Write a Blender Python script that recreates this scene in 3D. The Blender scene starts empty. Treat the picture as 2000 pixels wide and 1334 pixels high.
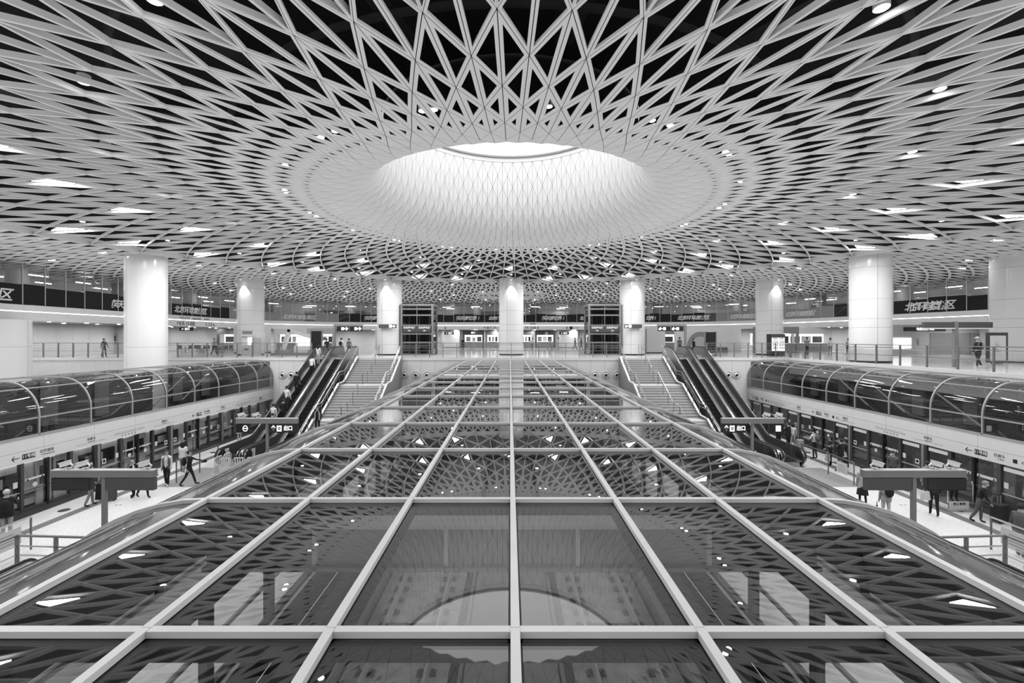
import bpy, bmesh, math, random
from mathutils import Vector, Matrix
from math import sin, cos, pi, sqrt, atan2, radians, tan
random.seed(7)
S = bpy.context.scene
COL = S.collection
EYE = 7.2          # platform floor is z = 0
DECK = 5.5         # concourse deck
HC = 20.2          # y of the hall's centre, under the oculus

# ------------------------------------------------------------------ camera, world, exposure
cam = bpy.data.objects.new('camera', bpy.data.cameras.new('camera'))
COL.objects.link(cam)
cam.location = (-0.035, 0, EYE)
cam.rotation_euler = (pi / 2, 0, 0)
cam.data.lens = 16.0
cam.data.sensor_width = 36.0
cam.data.shift_x = 0.002
cam.data.shift_y = -0.0035
cam.data.clip_start = 0.05
cam.data.clip_end = 400
S.camera = cam
W = bpy.data.worlds.new('world'); S.world = W
W.use_nodes = True
W.node_tree.nodes['Background'].inputs[0].default_value = (1, 1, 1, 1)
W.node_tree.nodes['Background'].inputs[1].default_value = 0.40
S.view_settings.view_transform = 'Standard'
S.view_settings.look = 'None'
S.view_settings.exposure = 0.85
S.view_settings.gamma = 1.0
S.view_settings.use_curve_mapping = False
S.cycles.max_bounces = 10
S.cycles.diffuse_bounces = 5
S.cycles.glossy_bounces = 4
S.cycles.transparent_max_bounces = 24
S.cycles.caustics_reflective = False
S.cycles.caustics_refractive = False
S.cycles.sample_clamp_indirect = 6.0
S.cycles.use_fast_gi = True           # far bounces approximated by the renderer's ambient term
S.cycles.fast_gi_method = 'REPLACE'
S.cycles.ao_bounces = 1
S.cycles.ao_bounces_render = 1
W.light_settings.distance = 9.0

# ------------------------------------------------------------------ materials
def nt(m):
    m.use_nodes = True
    t = m.node_tree
    t.nodes.clear()
    return t, t.nodes.new('ShaderNodeOutputMaterial')

def mat(name, v, rough=0.5, metal=0.0, var=0.05, scale=3.0, bump=0.0, bscale=60.0, spec=0.5, stretch=None):
    m = bpy.data.materials.new(name)
    t, out = nt(m)
    p = t.nodes.new('ShaderNodeBsdfPrincipled')
    tc = t.nodes.new('ShaderNodeTexCoord')
    n = t.nodes.new('ShaderNodeTexNoise'); n.inputs['Scale'].default_value = scale; n.inputs['Detail'].default_value = 4
    src = tc.outputs['Object']
    if stretch:
        mp = t.nodes.new('ShaderNodeMapping'); mp.inputs['Scale'].default_value = stretch
        t.links.new(src, mp.inputs[0]); src = mp.outputs[0]
    t.links.new(src, n.inputs['Vector'])
    r = t.nodes.new('ShaderNodeMapRange')
    r.inputs['From Min'].default_value = 0.25; r.inputs['From Max'].default_value = 0.75
    r.inputs['To Min'].default_value = v * (1 - var); r.inputs['To Max'].default_value = min(1, v * (1 + var))
    t.links.new(n.outputs['Fac'], r.inputs['Value'])
    t.links.new(r.outputs[0], p.inputs['Base Color'])
    p.inputs['Roughness'].default_value = rough
    p.inputs['Metallic'].default_value = metal
    p.inputs['Specular IOR Level'].default_value = spec
    if bump:
        b = t.nodes.new('ShaderNodeTexNoise'); b.inputs['Scale'].default_value = bscale
        t.links.new(src, b.inputs['Vector'])
        bp = t.nodes.new('ShaderNodeBump'); bp.inputs['Strength'].default_value = bump; bp.inputs['Distance'].default_value = 0.01
        t.links.new(b.outputs['Fac'], bp.inputs['Height']); t.links.new(bp.outputs[0], p.inputs['Normal'])
    t.links.new(p.outputs[0], out.inputs[0])
    return m

def emit(name, strength, v=1.0):
    m = bpy.data.materials.new(name)
    t, out = nt(m)
    e = t.nodes.new('ShaderNodeEmission')
    e.inputs[0].default_value = (v, v, v, 1)
    e.inputs[1].default_value = strength
    t.links.new(e.outputs[0], out.inputs[0])
    return m

def glass(name, tint=0.8, f0=0.04, rough=0.0):
    """thin pane: clear or tinted transmission plus a mirror reflection that grows towards grazing angles"""
    m = bpy.data.materials.new(name)
    t, out = nt(m)
    g = t.nodes.new('ShaderNodeNewGeometry')
    d = t.nodes.new('ShaderNodeVectorMath'); d.operation = 'DOT_PRODUCT'
    t.links.new(g.outputs['Incoming'], d.inputs[0]); t.links.new(g.outputs['Normal'], d.inputs[1])
    def mt(op, a, b=None):
        k = t.nodes.new('ShaderNodeMath'); k.operation = op
        for i, x in enumerate((a, b)):
            if x is None: continue
            if isinstance(x, (int, float)): k.inputs[i].default_value = x
            else: t.links.new(x, k.inputs[i])
        return k.outputs[0]
    c = mt('ABSOLUTE', d.outputs['Value'])
    f = mt('ADD', mt('MULTIPLY', mt('POWER', mt('SUBTRACT', 1.0, c), 5.0), 1 - f0), f0)
    tr = t.nodes.new('ShaderNodeBsdfTransparent'); tr.inputs[0].default_value = (tint, tint, tint, 1)
    gl = t.nodes.new('ShaderNodeBsdfGlossy'); gl.inputs['Roughness'].default_value = rough
    gl.inputs['Color'].default_value = (0.95, 0.95, 0.95, 1)
    mx = t.nodes.new('ShaderNodeMixShader')
    t.links.new(f, mx.inputs[0]); t.links.new(tr.outputs[0], mx.inputs[1]); t.links.new(gl.outputs[0], mx.inputs[2])
    t.links.new(mx.outputs[0], out.inputs[0])
    return m

def terrazzo(name, v, rough):
    m = bpy.data.materials.new(name)
    t, out = nt(m)
    p = t.nodes.new('ShaderNodeBsdfPrincipled')
    tc = t.nodes.new('ShaderNodeTexCoord')
    vo = t.nodes.new('ShaderNodeTexVoronoi'); vo.inputs['Scale'].default_value = 22
    t.links.new(tc.outputs['Object'], vo.inputs['Vector'])
    n = t.nodes.new('ShaderNodeTexNoise'); n.inputs['Scale'].default_value = 0.7
    t.links.new(tc.outputs['Object'], n.inputs['Vector'])
    mx = t.nodes.new('ShaderNodeMath'); mx.operation = 'MULTIPLY_ADD'
    mx.inputs[1].default_value = 0.16; mx.inputs[2].default_value = 0
    t.links.new(vo.outputs['Color'], mx.inputs[0])
    ad = t.nodes.new('ShaderNodeMath'); ad.operation = 'MULTIPLY_ADD'; ad.inputs[1].default_value = 0.08
    t.links.new(n.outputs['Fac'], ad.inputs[0]); t.links.new(mx.outputs[0], ad.inputs[2])
    ad2 = t.nodes.new('ShaderNodeMath'); ad2.operation = 'ADD'; ad2.inputs[1].default_value = v - 0.12
    t.links.new(ad.outputs[0], ad2.inputs[0])
    t.links.new(ad2.outputs[0], p.inputs['Base Color'])
    p.inputs['Roughness'].default_value = rough
    t.links.new(p.outputs[0], out.inputs[0])
    return m

M = {}
M['lattice'] = mat('white powder coated aluminium', 0.80, 0.45, var=0.03, scale=0.6)
M['white'] = mat('white enamel panel', 0.80, 0.28, var=0.03, scale=0.8)
M['wall'] = mat('white wall panel', 0.78, 0.4, var=0.03, scale=0.5)
M['column'] = mat('glossy white column cladding', 0.82, 0.16, var=0.02, scale=0.5)
M['frame'] = mat('light grey aluminium frame', 0.72, 0.35, var=0.04)
M['frame_dark'] = mat('dark gasket', 0.05, 0.5)
M['steel'] = mat('brushed stainless steel', 0.55, 0.32, metal=1.0, var=0.15, scale=6, stretch=(1, 1, 12))
M['steel_dark'] = mat('dark stainless panel', 0.30, 0.3, metal=0.85, var=0.2, scale=5, stretch=(1, 6, 1))
M['steel_bright'] = mat('polished steel deck', 0.80, 0.22, metal=1.0, var=0.1, scale=4)
M['post'] = mat('mid grey painted post', 0.22, 0.42)
M['post_dark'] = mat('dark grey painted metal', 0.07, 0.4)
M['black'] = mat('black plastic', 0.012, 0.35, var=0.2)
M['rubber'] = mat('black rubber', 0.02, 0.45, var=0.2)
M['void'] = mat('black painted soffit', 0.006, 0.9, var=0.3)
M['duct'] = mat('dark service duct', 0.012, 0.7)
M['floor'] = terrazzo('pale speckled terrazzo', 0.78, 0.30)
M['deckfloor'] = terrazzo('polished pale granite', 0.72, 0.14)
M['tactile'] = mat('grey tactile paving', 0.22, 0.6)
M['darkstone'] = mat('dark threshold stone', 0.05, 0.45, var=0.2, scale=8)
M['stone'] = mat('grey granite step', 0.62, 0.5, var=0.12, scale=25)
M['nosing'] = mat('dark step nosing', 0.26, 0.5)
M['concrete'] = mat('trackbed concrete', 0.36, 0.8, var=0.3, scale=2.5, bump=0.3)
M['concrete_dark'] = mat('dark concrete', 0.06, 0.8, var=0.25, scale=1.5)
M['girder'] = mat('grey painted girder', 0.25, 0.6, var=0.1)
M['tunnel'] = mat('dark tunnel wall', 0.13, 0.7, var=0.3, scale=1.0)
M['rail'] = mat('worn rail steel', 0.5, 0.35, metal=0.3)
M['train'] = mat('pale train body', 0.62, 0.25, var=0.03)
M['train_dark'] = mat('dark train stripe', 0.04, 0.2)
M['grey'] = mat('mid grey laminate', 0.30, 0.45)
M['dgrey'] = mat('dark grey laminate', 0.09, 0.4)
M['lgrey'] = mat('light grey laminate', 0.55, 0.4)
M['ribgrey'] = mat('grey painted vault rib', 0.40, 0.4)
M['paper'] = mat('white printed sheet', 0.82, 0.5, var=0.02)
M['ink'] = mat('black print', 0.015, 0.6)
M['inkgrey'] = mat('grey print', 0.28, 0.6)
M['skin'] = mat('skin', 0.42, 0.5, var=0.06)
M['hair'] = mat('black hair', 0.012, 0.45, var=0.3, scale=20)
for k, v in dict(c_black=0.014, c_dark=0.035, c_grey=0.13, c_mid=0.28, c_light=0.5, c_white=0.78).items():
    M[k] = mat('cloth ' + k[2:], v, 0.85, var=0.12, scale=9, bump=0.2)
M['glass'] = glass('clear glass', 0.93)
M['glass_roof'] = glass('tinted roof glass', 0.80, 0.05)
M['glass_flank'] = mat('dark grey spandrel glass', 0.10, 0.07, var=0.1, scale=1.0)
M['glass_tube'] = glass('dark tinted vault glass', 0.74, 0.05)
M['glass_dark'] = glass('grey lift glass', 0.60, 0.06)
M['glass_psd'] = glass('screen door glass', 0.92, 0.04)
M['glass_rail'] = glass('railing glass', 0.95, 0.04)
M['glass_mezz'] = glass('balcony glass', 0.82, 0.08)
M['lamp'] = emit('lit lamp diffuser', 55)
M['lamp_small'] = emit('lit downlight', 14)
M['sky'] = emit('luminous skylight', 1.3)
M['led'] = emit('led strip', 4)
M['train_fill'] = emit('added train fill glow', 2.0)
M['tubelamp'] = emit('strip lamp', 16)
M['soffit_lamp'] = emit('lit soffit downlight', 160)
M['sign_lit'] = emit('backlit sign face', 1.3)
M['shop_lit'] = emit('lit shop display', 1.1)

# ------------------------------------------------------------------ mesh helpers
class MB:
    def __init__(s): s.v = []; s.f = []; s.m = []
    def add(s, vs, fs, mi=0):
        o = len(s.v); s.v.extend([tuple(p) for p in vs])
        for f in fs: s.f.append(tuple(i + o for i in f)); s.m.append(mi)
        return s
    def box(s, x0, x1, y0, y1, z0, z1, mi=0):
        if x0 > x1: x0, x1 = x1, x0
        if y0 > y1: y0, y1 = y1, y0
        if z0 > z1: z0, z1 = z1, z0
        return s.add([(x0,y0,z0),(x1,y0,z0),(x1,y1,z0),(x0,y1,z0),(x0,y0,z1),(x1,y0,z1),(x1,y1,z1),(x0,y1,z1)],
              [(3,2,1,0),(4,5,6,7),(0,1,5,4),(1,2,6,5),(2,3,7,6),(3,0,4,7)], mi)
    def bar(s, p, q, w, h, mi=0, up=(0,0,1)):
        p, q = Vector(p), Vector(q); d = (q - p).normalized(); u = Vector(up)
        a = d.cross(u)
        if a.length < 1e-5: a = d.cross(Vector((0,1,0)))
        a.normalize(); b = a.cross(d).normalized()
        a *= w / 2; b *= h / 2
        return s.add([p-a-b,p+a-b,p+a+b,p-a+b,q-a-b,q+a-b,q+a+b,q-a+b],
              [(0,1,2,3),(7,6,5,4),(4,5,1,0),(5,6,2,1),(6,7,3,2),(7,4,0,3)], mi)
    def tube(s, pts, r, n=8, mi=0, caps=True):
        pts = [Vector(p) for p in pts]; o = []
        prev = None
        for i, p in enumerate(pts):
            d = (pts[min(i+1, len(pts)-1)] - pts[max(i-1, 0)]).normalized()
            if prev is None:
                a = d.cross(Vector((0,0,1)))
                if a.length < 1e-3: a = d.cross(Vector((1,0,0)))
            else:
                a = prev - d * prev.dot(d)
            a.normalize(); prev = a; b = d.cross(a)
            rr = r[i] if isinstance(r, (list, tuple)) else r
            o.append([p + (a*cos(2*pi*k/n) + b*sin(2*pi*k/n)) * rr for k in range(n)])
        vs = [v for ring in o for v in ring]; fs = []
        for i in range(len(pts)-1):
            for k in range(n):
                fs.append((i*n+k, (i+1)*n+k, (i+1)*n+(k+1)%n, i*n+(k+1)%n))
        if caps:
            fs.append(tuple(range(n))); fs.append(tuple((len(pts)-1)*n + n-1-k for k in range(n)))
        return s.add(vs, fs, mi)
    def lathe(s, prof, cx=0, cy=0, n=24, mi=0, a0=0.0, a1=2*pi, close=True, sx=1.0, sy=1.0):
        full = abs(a1 - a0 - 2*pi) < 1e-6
        m = n if full else n + 1
        vs = []
        for (r, z) in prof:
            for k in range(m):
                a = a0 + (a1 - a0) * k / n
                vs.append((cx + r*cos(a)*sx, cy + r*sin(a)*sy, z))
        fs = []
        for i in range(len(prof)-1):
            for k in range(n):
                k2 = (k+1) % m if full else k+1
                fs.append((i*m+k, i*m+k2, (i+1)*m+k2, (i+1)*m+k))
        if close and full:
            fs.append(tuple(range(m-1, -1, -1))); fs.append(tuple((len(prof)-1)*m + k for k in range(m)))
        return s.add(vs, fs, mi)
    def prism(s, poly, axis, a, b, mi=0):
        """poly of 2d points extruded along axis from a to b; axis x: (y,z); y: (x,z); z: (x,y)"""
        def P(u, w, t):
            return (t,u,w) if axis == 'x' else (u,t,w) if axis == 'y' else (u,w,t)
        n = len(poly)
        vs = [P(u,w,a) for u,w in poly] + [P(u,w,b) for u,w in poly]
        fs = [tuple(range(n)), tuple(range(2*n-1, n-1, -1))] + [(i, n+i, n+(i+1)%n, (i+1)%n) for i in range(n)]
        return s.add(vs, fs, mi)
    def sphere(s, c, r, n=10, m=6, mi=0, sc=(1,1,1)):
        vs = []; fs = []
        for i in range(m+1):
            ph = pi * i / m
            for k in range(n):
                a = 2*pi*k/n
                vs.append((c[0]+r*sin(ph)*cos(a)*sc[0], c[1]+r*sin(ph)*sin(a)*sc[1], c[2]+r*cos(ph)*sc[2]))
        for i in range(m):
            for k in range(n):
                fs.append((i*n+k, (i+1)*n+k, (i+1)*n+(k+1)%n, i*n+(k+1)%n))
        return s.add(vs, fs, mi)
    def mesh(s, name, mats, smooth=False, fix=True):
        me = bpy.data.meshes.new(name)
        me.from_pydata(s.v, [], s.f)
        if not isinstance(mats, (list, tuple)): mats = [mats]
        for m in mats: me.materials.append(M[m] if isinstance(m, str) else m)
        if len(mats) > 1: me.polygons.foreach_set('material_index', s.m)
        if fix:
            bm = bmesh.new(); bm.from_mesh(me); bmesh.ops.recalc_face_normals(bm, faces=bm.faces); bm.to_mesh(me); bm.free()
        if smooth:
            me.polygons.foreach_set('use_smooth', [True]*len(me.polygons))
            try: me.set_sharp_from_angle(angle=radians(40))
            except Exception: pass
        me.update()
        return me
    def build(s, name, mats, parent=None, smooth=False, fix=True):
        return link(name, s.mesh(name, mats, smooth, fix), parent)

def link(name, me, parent=None, loc=None, rz=0.0, local=False):
    o = bpy.data.objects.new(name, me)
    COL.objects.link(o)
    if loc is not None: o.location = loc
    if rz: o.rotation_euler = (0, 0, rz)
    if parent is not None:
        o.parent = parent
        if not local: o.matrix_parent_inverse = parent_matrix(parent).inverted()
    return o

def parent_matrix(o):
    m = Matrix.LocRotScale(o.location, o.rotation_euler, o.scale)
    if o.parent: m = parent_matrix(o.parent) @ o.matrix_parent_inverse @ m
    return m

def tag(o, label=None, cat=None, group=None, kind=None):
    if label: o['label'] = label
    if cat: o['category'] = cat
    if group: o['group'] = group
    if kind: o['kind'] = kind
    return o

def thing(name, label, cat, loc=(0,0,0), rz=0, group=None, kind=None):
    o = link(name, None, None, loc, rz)
    o.empty_display_size = 0.2
    return tag(o, label, cat, group, kind)

def struct(o): o['kind'] = 'structure'; return o

def dup(root, loc, rz=0.0, label=None, group=None, scale=None):
    def cp(o, par):
        c = o.copy(); COL.objects.link(c); c.parent = par
        for ch in list(o.children): cp(ch, c)
        return c
    r = cp(root, None); r.location = loc; r.rotation_euler = (0, 0, rz)
    if scale: r.scale = scale
    if label: r['label'] = label
    if group: r['group'] = group
    return r

_txt = {}
def text(name, body, size, mt, loc, rz=0.0, parent=None, shear=0.0, bold=0.0, depth=0.004):
    """flat lettering, centred, lying in the local xz plane and facing -y; the meshes are filled in by flush_text()"""
    key = (body, round(size, 3), mt, shear, bold, depth)
    if key not in _txt: _txt[key] = bpy.data.meshes.new('lettering')
    return link(name, _txt[key], parent, loc, rz)
def flush_text():
    obs = []
    for (body, size, mt, shear, bold, depth), me in _txt.items():
        cu = bpy.data.curves.new('lettering', 'FONT')
        cu.body = body; cu.size = size; cu.align_x = 'CENTER'; cu.align_y = 'CENTER'
        cu.extrude = depth / 2; cu.shear = shear; cu.offset = bold; cu.resolution_u = 3
        ob = bpy.data.objects.new('lettering_source', cu); COL.objects.link(ob); obs.append((ob, cu, me, mt))
    dg = bpy.context.evaluated_depsgraph_get(); dg.update()
    for ob, cu, me, mt in obs:
        src = bpy.data.meshes.new_from_object(ob.evaluated_get(dg))
        src.transform(Matrix.Rotation(pi/2, 4, 'X'))
        bm = bmesh.new(); bm.from_mesh(src); bm.to_mesh(me); bm.free()
        me.materials.clear(); me.materials.append(M[mt])
        bpy.data.meshes.remove(src)
    for ob, cu, me, mt in obs:
        bpy.data.objects.remove(ob); bpy.data.curves.remove(cu)

# ================================================================== THE SETTING
# ------------------------------------------------------------------ ceiling lattice with the oculus
NSEG = 60
DTH = 2 * pi / NSEG
ZC = EYE + 5.65                      # underside of the flat lattice
ROWS_FLAT = [26.5, 23.7, 21.2, 19.0, 17.05, 15.35, 13.8, 12.4, 11.1, 10.0, 9.05, 8.25, 7.68]
PROFILE = [(8.25, 5.64), (7.68, 5.648), (7.15, 5.69), (6.75, 5.77), (6.35, 5.92), (6.0, 6.15), (5.75, 6.45), (5.57, 6.8), (5.46, 7.25), (5.40, 7.8),
           (5.37, 8.4), (5.35, 9.0), (5.34, 9.5), (5.33, 10.02)]
def profile_rows():
    pts = []
    P = [Vector((r, z)) for r, z in PROFILE]
    for i in range(len(P) - 1):
        p0, p1, p2, p3 = P[max(i-1,0)], P[i], P[i+1], P[min(i+2, len(P)-1)]
        for k in range(12):
            t = k / 12
            pts.append(0.5*((2*p1)+(p2-p0)*t+(2*p0-5*p1+4*p2-p3)*t*t+(3*p1-p0-3*p2+p3)*t**3))
    pts.append(P[-1])
    out = []; acc = 0.0; step = 0.5
    start = next(i for i, p in enumerate(pts) if p.x <= 7.68 + 1e-6)
    for a, b in zip(pts[start:], pts[start+1:]):
        acc += (b - a).length
        if acc >= step:
            out.append((b.x, b.y)); acc = 0.0; step = min(0.66, step + 0.03)
    if (pts[-1] - Vector(out[-1])).length > 0.2: out.append(tuple(pts[-1]))
    return out
THROAT = profile_rows()
ROWS = [(r, 5.65 if r > 7.8 else 5.648) for r in ROWS_FLAT] + THROAT
ROW0 = ROWS_FLAT.index(12.4)
def node(i, k):
    r, z = ROWS[i]
    ph = -0.0208 + DTH * (k + (0.5 if (i - ROW0) % 2 else 0.0))
    return Vector((r * sin(ph), HC - r * cos(ph), EYE + z))
def flange(r):
    T = [(5, .5), (7.4, .21), (8.0, .15), (8.8, .125), (9.6, .105), (10.8, .086), (12.2, .072), (13.0, .05), (13.8, .031), (27, .028)]
    for (a, u), (b, v) in zip(T, T[1:]):
        if a <= r <= b: return u + (v - u) * (r - a) / (b - a)
    return .09
def fin(r):
    return 0.022 if r < 11.8 else min(0.125, 0.022 + 0.055 * (r - 11.8))
def tri_panel(mb, A, B, C, w, h, gap=0.009, up=None, mi=0):
    """one triangular frame panel: gap to its neighbours, flange of width w, blades of depth h round the opening"""
    a, b, c = (B-C).length, (C-A).length, (A-B).length
    per = a + b + c
    inc = (A*a + B*b + C*c) / per
    n = (B-A).cross(C-A)
    rho = n.length / per
    n.normalize()
    if up is None: up = Vector((0,0,1))
    if n.dot(up) < 0: n = -n
    so = (rho - gap) / rho
    O = [inc + (p - inc) * so for p in (A, B, C)]
    if rho > w + 0.022:
        si = (rho - w) / rho
        I = [inc + (p - inc) * si for p in (A, B, C)]
        T = [p + n * h for p in I]
        To = [p + n * 0.03 for p in O]
        mb.add(O + I + T + To, [(0,1,4,3),(1,2,5,4),(2,0,3,5),(3,4,7,6),(4,5,8,7),(5,3,6,8),(0,9,10,1),(1,10,11,2),(2,11,9,0)], mi)
        return I, n, rho
    To = [p + n * 0.03 for p in O]
    mb.add(O + To, [(0,1,2),(0,3,4,1),(1,4,5,2),(2,5,3,0)], mi)
    return None, n, rho
def in_view(p):
    y = max(p.y, 0.05)
    return 996 + 889*p.x/y, 660 - 889*(p.z-EYE)/y
cells = []                                    # (A, B, C, mean radius)
R_ = len(ROWS)
for i in range(R_ - 2):
    for k in range(NSEG):
        A, C = node(i, k), node(i+2, k)
        odd = (i - ROW0) % 2
        kl, kr = (k, k+1) if odd else (k-1, k)
        L, Rr = node(i+1, kl), node(i+1, kr)
        cells.append((A, L, C, i)); cells.append((A, Rr, C, i))
for k in range(NSEG):                         # closing triangles at the rim of the big ring and at the crown
    kl = k if (0 - ROW0) % 2 == 0 else k + 1
    cells.append((node(0, k), node(0, k+1), node(1, kl), 0))
    i = R_ - 1
    kl = k if (i - ROW0) % 2 == 0 else k + 1
    cells.append((node(i, k), node(i, k+1), node(i-1, kl), i-1))
def proj_area(c):
    q = []
    for p in c[:3]:
        if p.y < 0.5: return 0
        q.append(in_view(p))
    cx = sum(x for x, y in q)/3; cy = sum(y for x, y in q)/3
    if not (0 < cx < 2000 and 0 < cy < 1334): return 0
    return abs((q[1][0]-q[0][0])*(q[2][1]-q[0][1]) - (q[2][0]-q[0][0])*(q[1][1]-q[0][1]))
order = sorted(range(len(cells)), key=lambda j: -proj_area(cells[j]))
single = set(order[:300])
ceiling = struct(link('ceiling', None, None, (0, HC, ZC)))
ceiling['label'] = 'white triangulated lattice ceiling rising into a round oculus'
rest = MB(); LAMP_HOLES = {}
for j, (A, B, C, i) in enumerate(cells):
    rm = (ROWS[i][0] + ROWS[min(i+1, R_-1)][0] + ROWS[min(i+2, R_-1)][0]) / 3
    if min(A.y, B.y, C.y) < -7: continue
    mid = (A+B+C)/3
    axis = Vector((0, HC, mid.z + 3.0))
    up = (mid - axis); up = Vector((up.x, up.y, 0)).normalized() * (1.0 if rm < 7 else 0.0) + Vector((0,0,1)) * (0.3 if rm < 7 else 1)
    mb = MB() if j in single else rest
    hole = tri_panel(mb, A, B, C, flange(rm), fin(rm), gap=0.006 if rm < 7.2 else (0.009 if rm < 13.2 else 0.002), up=up)
    if hole[0]: LAMP_HOLES[j] = (hole[0], hole[1], rm, mid)
    if j in single: mb.build('lattice_panel', 'lattice', ceiling, fix=False)
tag(rest.build('lattice_panels_beyond', 'lattice', ceiling, fix=False), kind='stuff')

# finer flat lattice outside the ring
fine = MB(); FINE_HOLES = []
NF = 180; FR = [26.62 + 2.35*i for i in range(18)]
def fnode(i, k):
    ph = 2*pi/NF * (k + (0.5 if i % 2 else 0.0))
    return Vector((FR[i]*sin(ph), HC - FR[i]*cos(ph), ZC))
def fine_tri(A, B, C):
    m = (A+B+C)/3
    if m.y < 12 or not (-260 < 996 + 889*m.x/m.y < 2260): return
    I, n, rho = tri_panel(fine, A, B, C, 0.095, 0.05, gap=0.0)
    FINE_HOLES.append((I, n, m))
for i in range(len(FR)):
    for k in range(NF):
        if i + 2 < len(FR):
            kl, kr = (k, k+1) if i % 2 else (k-1, k)
            A, C = fnode(i, k), fnode(i+2, k)
            fine_tri(A, fnode(i+1, kl), C); fine_tri(A, fnode(i+1, kr), C)
        if i == 0: fine_tri(fnode(0, k), fnode(0, k+1), fnode(1, k))
tag(fine.build('fine_lattice', 'lattice', ceiling, fix=False), kind='stuff')
rim = MB()
rim.lathe([(26.42, ZC-0.02), (26.62, ZC-0.02), (26.62, ZC+0.35), (26.42, ZC+0.35), (26.42, ZC-0.02)], 0, HC, 126, close=False)
rim.build('ring_beam', 'lattice', ceiling)
for rr in (3.0, 3.8, 4.6, 5.4):
    mb = MB(); mb.lathe([(rr-0.05, ZC-0.03), (rr+0.05, ZC-0.03), (rr+0.05, ZC+0.08), (rr-0.05, ZC+0.08), (rr-0.05, ZC-0.03)], 0, 61.5, 40, close=False)
    mb.build('small_ring', 'lattice', ceiling)
crown = MB()
zt = EYE + ROWS[-1][1]
crown.lathe([(5.33, zt+0.012), (5.32, zt+0.30), (5.25, zt+0.30), (5.25, zt+0.36)], 0, HC, 126, close=False)
crown.build('crown_band', 'lattice', ceiling)
rg = MB(); rg.lathe([(5.27, zt+0.24), (5.23, zt+0.24), (5.23, zt+0.33), (5.27, zt+0.33), (5.27, zt+0.24)], 0, HC, 126, close=False)
rg.build('crown_ring', 'grey', ceiling)
sk = MB(); sk.lathe([(0.01, zt+0.36), (5.3, zt+0.36), (5.3, zt+0.40), (0.01, zt+0.40)], 0, HC, 96)
tag(sk.build('skylight', 'sky'), 'round luminous white skylight at the top of the oculus', 'skylight')
# the black void above the lattice
vd = MB()
vd.lathe([(5.5, EYE+9.2), (9.5, EYE+9.2), (12, EYE+9.3), (72, EYE+9.3)], 0, HC, 64, close=False)
sl = [(r+0.10, EYE+z+0.06) for r, z in ROWS if r < 7.1]
vd.lathe([(7.25, EYE+5.80)] + sl + [(5.75, EYE+11.6)], 0, HC, 63, close=False)  # added black sleeve, stops light leaking through the throat seams
vd.lathe([(0.01, EYE+11.6), (6.3, EYE+11.6)], 0, HC, 48, close=False)
vd.lathe([(72, EYE+9.3), (72, EYE+5.7)], 0, HC, 48, close=False)
struct(vd.build('ceiling_void', 'void', fix=False))
for k in range(14):
    a = 2*pi*(k+0.35)/14
    d = MB(); d.bar((8.6*sin(a), HC-8.6*cos(a), EYE+7.9), (40*sin(a), HC-40*cos(a), EYE+7.9), 0.5, 0.7)
    struct(d.build('soffit_beam', 'duct'))
for k, rr in enumerate((10.6, 13.4, 19)):
    d = MB(); d.tube([(rr*sin(2*pi*q/48), HC-rr*cos(2*pi*q/48), EYE+7.1+0.2*k) for q in range(49)], 0.11, 6, caps=False)
    struct(d.build('service_pipe', 'duct'))

# ------------------------------------------------------------------ lamps set into the lattice
COLXY = [(0.1, 45.6), (-12.1, 45.6), (12.2, 45.6), (-26, 45.6), (25.95, 45.6), (-25.6, 32), (25.3, 32), (-36, 32.6), (35.4, 32)]
def near_column(x, y, d=2.1): return any((x-a)**2+(y-b)**2 < d*d for a, b in COLXY)
def nearest_hole(x, y):
    return min(LAMP_HOLES, key=lambda j: (LAMP_HOLES[j][3].x-x)**2 + (LAMP_HOLES[j][3].y-y)**2)
def tri_lamp(I, n, label, group, sc=0.46, up_=0.09):
    c = (I[0]+I[1]+I[2])/3
    O = [c + (p-c)*sc + n*up_ for p in I]
    T = [p + n*0.06 for p in O]
    root = thing('ceiling_lamp', label, 'lamp', c, group=group)
    mb = MB(); mb.add(O, [(0,1,2)]); mb.build('diffuser', 'lamp', root)
    hb = MB(); hb.add([p + n*0.004 for p in O] + T, [(3,4,5),(0,3,4,1),(1,4,5,2),(2,5,3,0)]); hb.build('housing', 'frame', root)
used = set()
ORD = ('first second third fourth fifth sixth seventh eighth ninth tenth eleventh twelfth thirteenth fourteenth fifteenth sixteenth seventeenth eighteenth nineteenth twentieth '
       'twenty-first twenty-second twenty-third twenty-fourth twenty-fifth twenty-sixth twenty-seventh twenty-eighth twenty-ninth thirtieth thirty-first thirty-second thirty-third thirty-fourth thirty-fifth thirty-sixth').split()
for rr, cnt, off, lab in ((17.9, 28, radians(2), 'wide ring midway out'), (24.0, 36, radians(9.1), 'outer ring near the columns')):
    seen = 0
    for k in range(cnt):
        a = off - 0.8 + 2*pi*k/cnt - (0.8 + off) % (2*pi/cnt) + off % (2*pi/cnt)
        x, y = -rr*cos(a), HC + rr*sin(a)
        if y < 4: continue
        j = nearest_hole(x, y)
        if j in used or near_column(LAMP_HOLES[j][3].x, LAMP_HOLES[j][3].y): continue
        used.add(j)
        tri_lamp(LAMP_HOLES[j][0], LAMP_HOLES[j][1], 'triangular lamp, %s clockwise from the left in the %s' % (ORD[seen], lab), 'triangular lamps, ' + lab); seen += 1
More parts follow.
